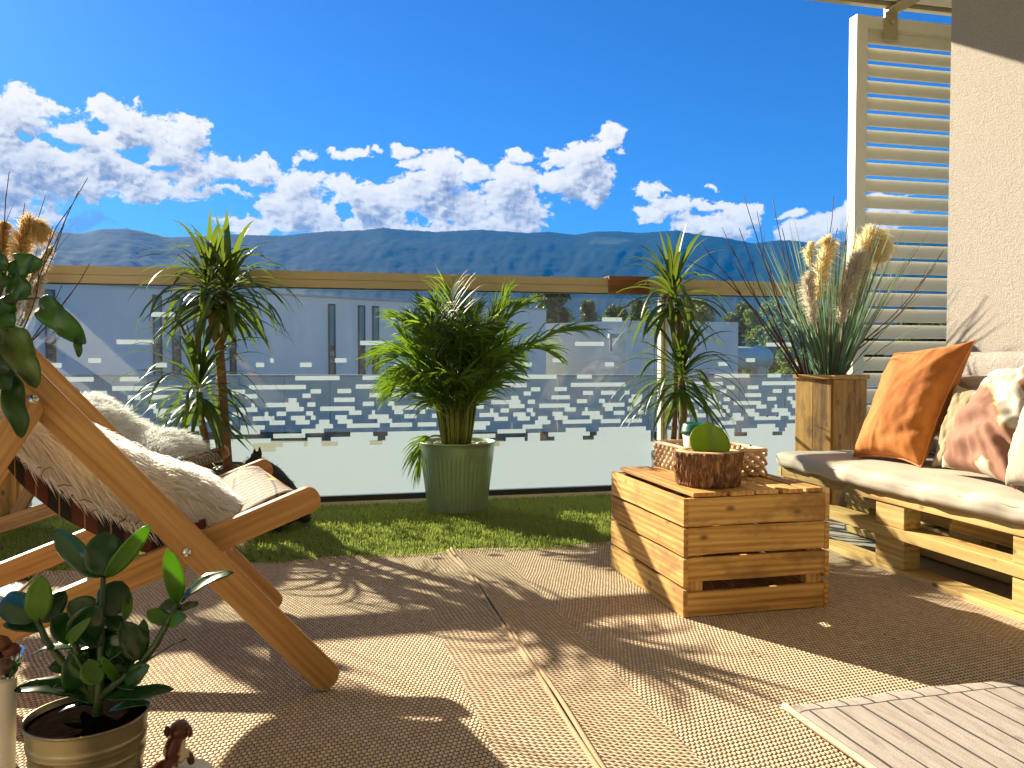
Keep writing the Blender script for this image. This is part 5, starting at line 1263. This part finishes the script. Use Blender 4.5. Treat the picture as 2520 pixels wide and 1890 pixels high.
rdc = random.Random(77)
for i in range(34):
    a_ = rdc.uniform(-pi*0.1, pi*1.1); bx_, by_ = rdc.choice([(620, 1130), (600, 1060), (640, 1000), (560, 1120), (700, 1090), (520, 1010), (800, 1040), (640, 880)])
    L_ = rdc.uniform(120, 230); bleaf(cb, z2(bx_, by_, 1.15+rdc.uniform(-.02, .06)), z2(bx_+cos(a_)*L_*1.1, by_-sin(a_)*L_, 1.15+rdc.uniform(-.03, .08)), rdc.uniform(100, 160)/2.572/F_PX*1.15, M['clusia' if rdc.random() < 0.85 else 'clusia2'], rdc.uniform(-.05, .15), rdc.uniform(.1, .35), rdc.uniform(.1, .6), rdc.uniform(-.6, .6))
m = MB()
def stm(pts, r0, r1): m.tube([z2(*p) for p in pts], [r0+(r1-r0)*i/(len(pts)-1) for i in range(len(pts))], 8)
stm([(615, 1330), (625, 1200), (640, 1000), (640, 850), (640, 700), (655, 450)], 0.0070, 0.0034)
stm([(620, 1230), (760, 1100), (900, 990), (990, 870), (1060, 740), (1130, 620)], 0.006, 0.004)
stm([(600, 1240), (570, 1060), (480, 900), (470, 860)], 0.006, 0.004); stm([(590, 1220), (420, 1020), (290, 850), (240, 730)], 0.006, 0.004)
m.build('stems', M['clustem'], cb, True)

# trailing broad leaves entering from the left
pl_ = D(-150, 1300, 1.35); pb0 = Vector((pl_.x, pl_.y, 0))
lp = thing('leafy_plant', 'big dark green leaves hanging in from the upper left edge', 'plant', pb0)
M['dleaf'] = leafmat('dark_broad_leaf', (0.010, 0.045, 0.010), (0.030, 0.090, 0.016), 0.28, (0.16, 0.34, 0.03), 0.35, 10)
M['dleaf2'] = leafmat('edged_broad_leaf', (0.015, 0.055, 0.010), (0.13, 0.15, 0.03), 0.25, (0.20, 0.34, 0.04), 0.4, 26)
q = lambda x, y, d=1.35: D(x, y, d)
for (b, t_, w_, mk, up_, bn) in (((100,733),(196,838),50,0,.0,.22),((190,812),(194,878),15,0,0,.05),((22,672),(98,640),46,0,.2,.1),((18,708),(70,722),60,0,.1,.1),((14,792),(86,948),56,1,.0,.15),((20,905),(52,1082),42,0,.0,-.1),
                              ((-40,625),(14,662),46,0,.1,.1),((-50,705),(18,690),50,0,.2,.1),((-40,800),(14,880),50,0,.1,.1),((-30,740),(30,800),60,0,.2,.1),((-30,870),(24,960),50,0,.1,0)):
    bleaf(lp, q(*b), q(*t_, 1.33), w_/F_PX*1.35*1.25, M['dleaf2' if mk else 'dleaf'], bn, 0.3, up_, random.uniform(-.25, .25), 26, wavy=0.45)
m = MB(); top_ = q(-60, 700)
m.tube([pb0+Vector((0, 0, 0.16)), pb0+Vector((0.01, 0, 0.45)), q(-90, 900), q(-40, 790), q(-6, 748), q(30, 738), q(100, 733)], [0.007, 0.006, 0.005, 0.004, 0.0028, 0.002, 0.0012], 7)
m.tube([q(-8, 748), q(4, 715), q(12, 680), q(16, 655)], [0.0028, 0.0024, 0.002, 0.001], 6); m.tube([q(-90, 900), q(-30, 880), q(20, 905)], [0.004, 0.003, 0.002], 6); m.tube([q(-40, 800), q(14, 792)], [0.003, 0.0015], 6)
m.tube([q(12, 690), q(-5, 640), q(-30, 620)], [0.002, 0.0016, 0.001], 6)
m.build('stems', M['clustem'], lp, True)
m = MB(); m.lathe([(0, 0.0005), (0.075, 0.001), (0.10, 0.17), (0.097, 0.172), (0.09, 0.15), (0, 0.148)], 40, pb0); m.build('pot', plain('terracotta_pot', (0.35, 0.14, 0.06), 0.7), lp, True)

# ------------------------------------------------------------------ skin helper for animals
def skin_body(name, nodes, edges, mat, parent=None, sub=2, loc=(0, 0, 0)):
    me = bpy.data.meshes.new(name+'_rig'); off = wloc(parent) if parent else Vector((0, 0, 0))
    me.from_pydata([tuple(Vector(p)-off) for p, r in nodes], edges, []); o = bpy.data.objects.new(name+'_tmp', me); COL.objects.link(o)
    sk = o.modifiers.new('skin', 'SKIN'); sk.use_smooth_shade = True
    for i, (p, r) in enumerate(nodes):
        sv_ = me.skin_vertices[0].data[i]; sv_.radius = (r, r) if not hasattr(r, '__len__') else r; sv_.use_root = (i == 0)
    su = o.modifiers.new('sub', 'SUBSURF'); su.levels = sub; su.render_levels = sub
    dg = bpy.context.evaluated_depsgraph_get(); dg.update(); ev = o.evaluated_get(dg); nm = bpy.data.meshes.new_from_object(ev, depsgraph=dg)
    COL.objects.unlink(o); bpy.data.objects.remove(o)
    nm.materials.clear(); nm.materials.append(mat); nm.polygons.foreach_set('use_smooth', [True]*len(nm.polygons))
    ob = bpy.data.objects.new(name, nm); COL.objects.link(ob)
    if parent: ob.parent = parent
    return ob
# cat sitting behind the front deckchair, head turned towards the left pot
catb = CF(-0.885, 3.17, 0.012); ch_ = -RT; cv_ = Vector((FW.x, FW.y, 0)).normalized()
def cp_(a, b, z_): return catb + ch_*a + cv_*b + Vector((0, 0, z_))
ct = NT('tortoiseshell_fur'); v = ct.coord('Object'); n_ = ct.noise(v, 22, 5, 0.65); ct.base(ct.ramp(n_, [(0.5, (0.010, 0.007, 0.006)), (0.62, (0.05, 0.022, 0.010)), (0.72, (0.16, 0.06, 0.02))])); ct.rough(0.7); ct.bump(ct.noise(v, 300, 3, 0.6), 0.6, 0.003)
ctr = thing('cat', 'black and brown cat sitting behind the front deckchair', 'cat', catb)
nodes = [(cp_(-0.035, 0, 0.090), 0.074), (cp_(0.0, 0, 0.140), 0.064), (cp_(0.03, 0, 0.185), 0.052), (cp_(0.060, -0.002, 0.222), 0.044), (cp_(0.095, -0.004, 0.240), 0.050), (cp_(0.135, -0.006, 0.226), 0.026),
         (cp_(0.05, -0.035, 0.12), 0.026), (cp_(0.055, -0.04, 0.06), 0.016), (cp_(0.06, -0.04, 0.012), 0.013), (cp_(0.08, -0.042, 0.010), 0.012),
         (cp_(0.05, 0.035, 0.12), 0.026), (cp_(0.055, 0.04, 0.06), 0.016), (cp_(0.06, 0.04, 0.012), 0.013), (cp_(0.08, 0.042, 0.010), 0.012),
         (cp_(-0.04, -0.045, 0.055), 0.036), (cp_(0.02, -0.06, 0.030), 0.022), (cp_(-0.02, -0.070, 0.013), 0.013), (cp_(0.005, -0.070, 0.011), 0.012),
         (cp_(-0.04, 0.045, 0.055), 0.036), (cp_(0.02, 0.06, 0.030), 0.022), (cp_(-0.02, 0.070, 0.013), 0.013), (cp_(0.005, 0.070, 0.011), 0.012),
         (cp_(-0.09, 0.05, 0.030), 0.016), (cp_(-0.07, 0.11, 0.016), 0.013), (cp_(0.0, 0.14, 0.013), 0.011)]
edges = [(0, 1), (1, 2), (2, 3), (3, 4), (4, 5), (2, 6), (6, 7), (7, 8), (8, 9), (2, 10), (10, 11), (11, 12), (12, 13), (0, 14), (14, 15), (15, 16), (16, 17), (0, 18), (18, 19), (19, 20), (20, 21), (0, 22), (22, 23), (23, 24)]
body_ = skin_body('body', nodes, edges, ct.m, ctr)
for sg in (-1, 1):
    m = MB(); e0 = cp_(0.088, sg*0.022-0.004, 0.258); tip_ = e0+ch_*(-0.006)+cv_*sg*0.010+Vector((0, 0, 0.050))
    for i in range(1):
        a = [e0+ch_*0.016, e0+cv_*sg*0.016, e0-ch_*0.014, e0-cv_*sg*0.012+ch_*0.004]
        mids = [p.lerp(tip_, 0.5)+ (p-e0)*0.35 for p in a]
        m.add(a+mids+[tip_], [(0, 1, 5, 4), (1, 2, 6, 5), (2, 3, 7, 6), (3, 0, 4, 7), (4, 5, 8), (5, 6, 8), (6, 7, 8), (7, 4, 8)])
    m.build('ear', ct.m, ctr, True)
    m = MB(); m.lathe([(0, -0.006), (0.005, -0.003), (0.006, 0), (0.005, 0.003), (0, 0.006)], 10, cp_(0.128, sg*0.016-0.005, 0.244)); m.build('eye', plain('amber_eye', (0.45, 0.30, 0.03), 0.1), ctr, True)
m = MB(); m.lathe([(0, -0.004), (0.004, 0), (0, 0.004)], 8, cp_(0.150, -0.006, 0.228)); m.build('nose', plain('cat_nose', (0.06, 0.03, 0.03), 0.4), ctr, True)
# cat fur strands
vs_ = np.array([tuple(v_.co) for v_ in body_.data.vertices]); ns_ = np.array([tuple(v_.normal) for v_ in body_.data.vertices])
n = 9000; ix = RNG.integers(0, len(vs_), n); pt = vs_[ix]+RNG.normal(0, 0.003, (n, 3)); dr = ns_[ix]+RNG.normal(0, 0.35, (n, 3))+np.array([0, 0, -0.4]); dr /= np.linalg.norm(dr, axis=1)[:, None]
sdv = np.cross(dr, RNG.normal(0, 1, (n, 3))); sdv /= np.linalg.norm(sdv, axis=1)[:, None]; ln = RNG.uniform(0.005, 0.012, n)[:, None]
V = np.concatenate([pt-sdv*0.0006, pt+sdv*0.0006, pt+dr*ln], 0); i_ = np.arange(n); fu = npmesh('coat', V+np.array(catb), np.stack([i_, i_+n, i_+2*n], 1), ct.m, ctr)

# dog figurine on a cream pedestal, and vase at the left edge
fg = CF((418-1260)/F_PX*1.19, 1.19)
pd = MB(); pd.lathe([(0, 0.0005), (0.052, 0.001), (0.056, 0.006), (0.056, 0.050), (0.052, 0.057), (0.0, 0.058)], 48, fg)
tag(pd.build('round_stand', plain('cream_ceramic', (0.72, 0.68, 0.58), 0.35), None, True), 'low round cream stand under the dog figurine', 'stand')
dg_ = NT('figurine_glaze'); v = dg_.coord('Object'); n_ = dg_.noise(v, 26, 3, 0.5); dg_.base(dg_.ramp(n_, [(0.47, (0.10, 0.025, 0.010)), (0.52, (0.66, 0.54, 0.38))])); dg_.rough(0.25)
dgm = dg_.m; brn = plain('brown_glaze', (0.10, 0.025, 0.012), 0.25)
dgr = thing('dog_figurine', 'small brown and white seated dog figurine', 'figurine', fg+Vector((0, 0, 0.058)))
def fp_(a, b, z_): return fg + RT*a + cv_*b + Vector((0, 0, 0.0575+z_))
skin_body('body', [(fp_(-0.012, -0.006, 0.012), 0.017), (fp_(-0.004, 0, 0.030), 0.014), (fp_(0.004, 0.006, 0.058), 0.014), (fp_(0.014, 0.018, 0.022), 0.006), (fp_(0.016, 0.022, 0.004), 0.0055), (fp_(-0.002, 0.022, 0.022), 0.006), (fp_(-0.002, 0.026, 0.004), 0.0055), (fp_(-0.030, -0.012, 0.006), 0.007), (fp_(0.008, -0.014, 0.006), 0.007)],
          [(0, 1), (1, 2), (1, 3), (3, 4), (1, 5), (5, 6), (0, 7), (0, 8)], dgm, dgr)
m = MB(); m.lathe([(0, -0.015), (0.009, -0.012), (0.0145, -0.003), (0.015, 0.004), (0.010, 0.012), (0, 0.014)], 20, fp_(0.004, 0.008, 0.060), lambda r, z_, a: r*(1+0.35*max(0, cos(a-1.33))**6)); m.build('head', brn, dgr, True)
for sg in (-1, 1):
    m = MB(); m.lathe([(0, -0.010), (0.0045, -0.005), (0.005, 0.0), (0.003, 0.006), (0, 0.008)], 10, fp_(0.004+sg*0.016, 0.004, 0.062)); m.build('ear', brn, dgr, True)
vc = CF((-14-1260)/F_PX*1.12, 1.12)
vr = thing('tapered_vase', 'cream tapered vase with brown dried pods at the lower left edge', 'vase', vc)
m = MB(); m.lathe([(0, 0.0005), (0.013, 0.001), (0.016, 0.10), (0.020, 0.225), (0.018, 0.228), (0.015, 0.20), (0, 0.198)], 32, vc); m.build('body', plain('cream_vase', (0.72, 0.66, 0.55), 0.4), vr, True)
m = MB(); m.lathe([(0.019, 0.224), (0.026, 0.240), (0.030, 0.262), (0.0305, 0.262), (0.0265, 0.2395), (0.0195, 0.2235)], 32, vc); m.build('glass_rim', M['glass'], vr, True)
m = MB()
for (a, b, z_, r) in ((0.006, 0, 0.238, 0.016), (0.013, 0.004, 0.262, 0.012), (0.004, -0.004, 0.275, 0.012), (-0.01, 0, 0.255, 0.014)):
    m.lathe([(0, -r), (r*0.8, -r*0.5), (r, 0), (r*0.7, r*0.6), (0, r)], 12, vc+RT*a+cv_*b+Vector((0, 0, z_)), lambda r_, z__, a_: r_*(1+0.15*sin(a_*5)))
m.build('dried_pods', plain('brown_pod', (0.12, 0.035, 0.015), 0.7, 0, 0.3, 30, 0.5), vr, True)

# ------------------------------------------------------------------ buildings beyond the glass
def m_facade(name, c):
    t = NT(name); v = t.coord('Object'); n = t.noise(v, 0.7, 5, 0.6)
    t.base(t.ramp(n, [(0.3, tuple(x*0.94 for x in c)), (0.7, tuple(min(1, x*1.05) for x in c))])); t.rough(0.85); return t.m
M['fac1'] = m_facade('blue_grey_render', (0.86, 0.86, 0.78)); M['fac2'] = m_facade('lilac_render', (0.88, 0.84, 0.76))
M['winframe'] = plain('dark_window_frame', (0.03, 0.04, 0.05), 0.4)
wg = NT('window_glass'); wg.base((0.06, 0.30, 0.34)); wg.rough(0.25); wg.b.inputs['Specular IOR Level'].default_value = 0.3; M['wing'] = wg.m
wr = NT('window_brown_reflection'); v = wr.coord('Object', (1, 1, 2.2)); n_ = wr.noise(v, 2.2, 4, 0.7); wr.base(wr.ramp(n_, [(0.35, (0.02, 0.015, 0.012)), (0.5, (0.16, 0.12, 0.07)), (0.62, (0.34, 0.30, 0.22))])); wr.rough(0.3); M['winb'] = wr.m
def wallbox(A, B, th, z0, z1):      # footprint from A to B, thickness away from the camera
    A = Vector((A[0], A[1], 0)); B = Vector((B[0], B[1], 0)); t = (B-A).normalized(); nrm = Vector((-t.y, t.x, 0))
    if nrm.dot(CAM-A) > 0: nrm = -nrm
    m = MB(); P = [A, B, B+nrm*th, A+nrm*th]; m.add([p+Vector((0, 0, z0)) for p in P]+[p+Vector((0, 0, z1)) for p in P], [(0, 3, 2, 1), (4, 5, 6, 7), (0, 1, 5, 4), (1, 2, 6, 5), (2, 3, 7, 6), (3, 0, 4, 7)])
    return m, t, -nrm
A1 = CF((118-1260)/F_PX*20, 20); zt1 = 0.66+185/F_PX*20
B1 = CF((1344-1260)/F_PX*31.9, 31.9); t1 = (B1-A1).normalized()
A0 = A1 - t1*9
bd = thing('hall_building', 'long blue grey hall with narrow upright windows seen through the glass', 'building', (A1+B1)/2)
m, t1, n1 = wallbox(A0, B1, 10, -0.95, zt1); m.build('wall', M['fac1'], bd)
m, _, _ = wallbox(A0+n1*0.06, B1+n1*0.06, 0.30, zt1+0.001, zt1+0.07); m.build('parapet_cap', plain('grey_cap', (0.45, 0.47, 0.5), 0.6), bd)
def onwall(px):   # intersection with facade 1
    p = onP(px, 880, A1, n1); return Vector((p.x, p.y, 0))
for (a, b) in ((112, 137), (377, 398), (424, 444), (477, 488), (565, 580), (808, 824), (881, 897), (916, 931), (1020, 1033), (1231, 1241)):
    pa_, pb__ = onwall(a)+n1*0.03, onwall(b)+n1*0.03; zt_ = 0.66+1.63; zsplit = 1.02
    wn_ = MB(); tt2 = (pb__-pa_).normalized()
    def slab(mb, p, q_, z0, z1, o0, o1):
        mb.add([p+n1*o0+Vector((0, 0, z0)), q_+n1*o0+Vector((0, 0, z0)), q_+n1*o1+Vector((0, 0, z0)), p+n1*o1+Vector((0, 0, z0)), p+n1*o0+Vector((0, 0, z1)), q_+n1*o0+Vector((0, 0, z1)), q_+n1*o1+Vector((0, 0, z1)), p+n1*o1+Vector((0, 0, z1))],
               [(0, 3, 2, 1), (4, 5, 6, 7), (0, 1, 5, 4), (1, 2, 6, 5), (2, 3, 7, 6), (3, 0, 4, 7)])
    fw_ = 0.032
    slab(wn_, pa_, pa_+tt2*fw_, -0.2, zt_, -0.029, 0.03); slab(wn_, pb__-tt2*fw_, pb__, -0.2, zt_, -0.029, 0.03); slab(wn_, pa_+tt2*fw_, pb__-tt2*fw_, zt_-0.04, zt_, -0.029, 0.03); slab(wn_, pa_+tt2*fw_, pb__-tt2*fw_, zsplit-0.015, zsplit+0.015, -0.029, 0.03)
    wo = wn_.build('window', M['winframe'], bd)
    g_ = MB(); slab(g_, pa_+tt2*fw_, pb__-tt2*fw_, zsplit+0.016, zt_-0.041, -0.0285, 0.0); g_.build('upper_pane', M['wing'], wo)
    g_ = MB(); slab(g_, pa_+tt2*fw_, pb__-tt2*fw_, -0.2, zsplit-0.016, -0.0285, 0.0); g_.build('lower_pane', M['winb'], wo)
b2 = thing('pale_annex', 'lower pale lilac annex joined to the hall, with a wall camera', 'building', CF(2, 33))
zt2 = 0.66+95/F_PX*33
Ca = CF((1330-1260)/F_PX*34.5, 34.5); Cb = CF((1541-1260)/F_PX*31.5, 31.5); Cc = CF((1816-1260)/F_PX*33, 33)
P = [Ca, Cb, Cc, Cc+Vector((FW.x, FW.y, 0))*8, Ca+Vector((FW.x, FW.y, 0))*8]; zt2 = 2.06
m = MB(); m.add([Vector((p.x, p.y, -0.95)) for p in P]+[Vector((p.x, p.y, zt2)) for p in P], [(4, 3, 2, 1, 0), (5, 6, 7, 8, 9)]+[(i, (i+1) % 5, (i+1) % 5+5, i+5) for i in range(5)]); m.build('wall', M['fac2'], b2)
m = MB(); lp_ = CF((1503-1260)/F_PX*31.6, 31.6); m.tube([lp_+Vector((0, 0, 0.9)), lp_+Vector((0, 0, 1.48))], 0.05, 8); m.box(lp_+Vector((-0.12, -0.18, 1.40)), lp_+Vector((0.24, 0.02, 1.56))); m.build('camera_mount', plain('mount_grey', (0.4, 0.42, 0.45), 0.5), b2)
# low panelled wall
gf = thing('panel_wall', 'low grey panelled wall in front of the hall', 'wall', CF(0, 18))
M['panel'] = m_facade('grey_panel', (0.82, 0.74, 0.58))
xs_ = list(range(-420, 2900, 112)); ztp = 0.66-46/F_PX*18
for i in range(len(xs_)-1):
    a = CF((xs_[i]-1260)/F_PX*18+0.006, 18); b = CF((xs_[i+1]-1260)/F_PX*18-0.006, 18); m, _, _ = wallbox(a, b, 0.12, -0.94, ztp); m.build('panel', M['panel'], gf)
a = CF((xs_[0]-1260)/F_PX*18, 17.97); b = CF((xs_[-1]-1260)/F_PX*18, 17.97); m, _, _ = wallbox(a, b, 0.18, ztp+0.001, ztp+0.035); m.build('coping', plain('coping_grey', (0.42, 0.44, 0.45), 0.6), gf)
# tank
tkc = CF((1838-1260)/F_PX*42, 42, 0.0); tk = thing('storage_tank', 'pale blue grey capsule tank beside the annex', 'tank', tkc)
zc_ = 0.66; m = MB(); R_ = 0.58; tdir = Vector((RT.x, RT.y, 0))
pts = []; rad_ = []
for k in range(9): a = pi/2*k/8; pts.append(tkc+tdir*(-1.2-R_*cos(a))+Vector((0, 0, zc_))); rad_.append(max(R_*sin(a), 0.01))
for k in range(9): a = pi/2*(1-k/8); pts.append(tkc+tdir*(0.75+R_*cos(a))+Vector((0, 0, zc_-0.04))); rad_.append(max(R_*sin(a), 0.01))
m.tube(pts, rad_, 28); m.build('shell', plain('tank_paint', (0.62, 0.66, 0.60), 0.3, 0, 0.05), tk, True)
m = MB(); 
for s_ in (-0.9, 0.6): m.box(tkc+tdir*s_+Vector((-0.2, -0.4, -0.95)), tkc+tdir*s_+Vector((0.2, 0.4, 0.25)))
m.build('cradle', M['panel'], tk)
m = MB(); m.tube([tkc+tdir*(-1.0)+Vector((0, 0, zc_+R_-0.05)), tkc+tdir*(-1.0)+Vector((0, 0, zc_+R_+0.10))], 0.22, 16); m.tube([tkc+tdir*0.55+Vector((0, 0, zc_+R_-0.09)), tkc+tdir*0.55+Vector((0, 0, zc_+R_+0.04))], 0.18, 16); m.build('hatches', plain('tank_hatch', (0.42, 0.50, 0.56), 0.3), tk, True)
# apartment block beyond the screen
ac = CF((2230-1260)/F_PX*70, 70); ap = thing('apartment_block', 'distant grey apartment block behind the louvre screen', 'building', ac)
m, ta, na_ = wallbox(ac-RT*7, ac+RT*9, 6, -0.95, 0.66+92/F_PX*70); m.build('wall', m_facade('grey_block', (0.42, 0.43, 0.46)), ap)
for lvl in range(2):
    for i in range(7):
        p = ac-RT*6.2+RT*(i*2.1)+na_*0.02; z0 = 1.1+lvl*1.35
        m = MB(); m.add([p+Vector((0, 0, z0)), p+RT*1.1+Vector((0, 0, z0)), p+RT*1.1+Vector((0, 0, z0+0.75)), p+Vector((0, 0, z0+0.75))], [(0, 1, 2, 3)]); m.build('window', M['winframe'], ap)
m = MB()
for lvl in range(2): p = ac-RT*6.8+na_*0.5; z0 = 0.85+lvl*1.35; a_ = p; b_2 = p+RT*14; m.add([a_+Vector((0, 0, z0)), b_2+Vector((0, 0, z0)), b_2+Vector((0, 0, z0+0.2)), a_+Vector((0, 0, z0+0.2)), a_-na_*0.5+Vector((0, 0, z0+0.2)), b_2-na_*0.5+Vector((0, 0, z0+0.2))], [(0, 1, 2, 3), (3, 2, 5, 4)])
m.build('balcony_band', plain('white_band', (0.7, 0.7, 0.7), 0.6), ap)

# ------------------------------------------------------------------ trees
M['tree1'] = leafmat('dark_foliage', (0.020, 0.045, 0.010), (0.050, 0.085, 0.018), 0.25, (0.12, 0.20, 0.03), 0.6, 0.9)
M['tree2'] = leafmat('bright_foliage', (0.040, 0.080, 0.012), (0.10, 0.16, 0.025), 0.35, (0.25, 0.36, 0.04), 0.6, 0.9)
M['tree3'] = leafmat('grey_green_foliage', (0.10, 0.12, 0.06), (0.20, 0.22, 0.11), 0.3, (0.30, 0.32, 0.14), 0.6, 0.9)
M['trunk'] = plain('tree_trunk', (0.07, 0.05, 0.035), 0.9)
def tree(label, px, ytop, ybot, wpx, d, key, seedn, n=2600, conif=False):
    n = int(n*2.4)
    rd = random.Random(seedn); rg = np.random.default_rng(seedn)
    base = CF((px-1260)/F_PX*d, d, -0.95); zt_ = 0.66+(880-ytop)/F_PX*d; zb_ = max(-0.9, 0.66+(880-ybot)/F_PX*d); R_ = wpx/2/F_PX*d
    root = thing('tree', label, 'tree', base, 'trees beyond the neighbouring roofs')
    m = MB(); m.tube([base, base+Vector((0.05, 0, (zb_-base.z)+0.3*(zt_-zb_))), base+Vector((0, 0, zt_-base.z-0.15*(zt_-zb_)))], [0.22, 0.16, 0.05], 8)
    blobs = []; nb = 26
    for i in range(nb):
        t = rd.random(); a = rd.uniform(0, 2*pi); prof_ = (1-t)*0.95+0.08 if conif else sin(pi*(0.12+0.80*t))**0.6
        r = R_*prof_*sqrt(rd.random())*0.85; blobs.append((base.x+r*cos(a), base.y+r*sin(a), zb_+(zt_-zb_)*(0.06+0.88*t), R_*rd.uniform(0.26, 0.50)))
        if i % 3 == 0: m.tube([base+Vector((0, 0, (zb_-base.z)+0.2*(zt_-zb_))), (blobs[-1][0], blobs[-1][1], blobs[-1][2])], [0.07, 0.02], 5)
    m.build('trunk', M['trunk'], root, True)
    bb = np.array(blobs); ix = rg.integers(0, nb, n); dr = rg.normal(0, 1, (n, 3)); dr /= np.linalg.norm(dr, axis=1)[:, None]
    rad_ = bb[ix, 3:4]*rg.uniform(0.35, 1.1, (n, 1)); c = bb[ix, :3]+dr*rad_*np.array([1, 1, 0.85]); s_ = R_*0.085*rg.uniform(0.5, 1.5, (n, 1))
    u = rg.normal(0, 1, (n, 3)); u /= np.linalg.norm(u, axis=1)[:, None]; v = np.cross(u, rg.normal(0, 1, (n, 3))); v /= np.linalg.norm(v, axis=1)[:, None]
    V = np.concatenate([c-u*s_, c-v*s_*0.6, c+u*s_, c+v*s_*0.6], 0); i_ = np.arange(n); npmesh('crown', V, np.stack([i_, i_+n, i_+2*n, i_+3*n], 1), M[key], root)
TR = [(1350, 700, 905, 120, 50, 'tree1', 'tall dark tree rising above the roof right of the palm', 3800, False), (1446, 742, 900, 82, 55, 'tree1', 'small round tree above the annex roof, second from the palm', 2600, True),
      (1515, 752, 900, 76, 60, 'tree1', 'dark low tree above the annex, left of the right dracaena', 2400, False), (1570, 735, 900, 90, 52, 'tree1', 'dark tree right behind the right dracaena crown', 2800, True),
      (1700, 735, 905, 130, 46, 'tree3', 'pale grey green tree over the annex right of the dracaena', 3600, False), (1790, 752, 905, 90, 44, 'tree3', 'pale tree at the right end of the annex', 2600, False),
      (1855, 760, 930, 90, 50, 'tree2', 'bright green tree above the tank', 2800, False), (1905, 745, 930, 100, 47, 'tree2', 'bright green tree right of the tank', 3200, False),
      (1960, 735, 925, 120, 52, 'tree1', 'dark tree behind the pampas grass', 3400, False), (2040, 740, 925, 110, 54, 'tree1', 'dark tree between the pampas grass and the screen', 3200, False),
      (1820, 745, 905, 80, 58, 'tree1', 'dark tree rising behind the tank', 2600, False), (1900, 800, 935, 130, 62, 'tree1', 'low dark tree directly behind the tank end', 3000, False), (1985, 800, 940, 130, 44, 'tree2', 'bright low tree behind the pampas stems', 3000, False),
      (2120, 812, 925, 120, 42, 'tree1', 'low dark tree behind the left of the screen', 2600, False), (2235, 752, 900, 90, 40, 'tree1', 'conifer seen between the screen slats', 2600, True), (2290, 800, 940, 140, 38, 'tree1', 'dark tree behind the screen by the wall', 2800, False),
      (1275, 728, 880, 70, 60, 'tree2', 'light green tree just above the hall roof end', 2000, False)]
for i, (px, yt, yb, wp_, d, key, lab, nn, cf) in enumerate(TR): tree(lab, px, yt, yb, wp_, d, key, 50+i, nn, cf)
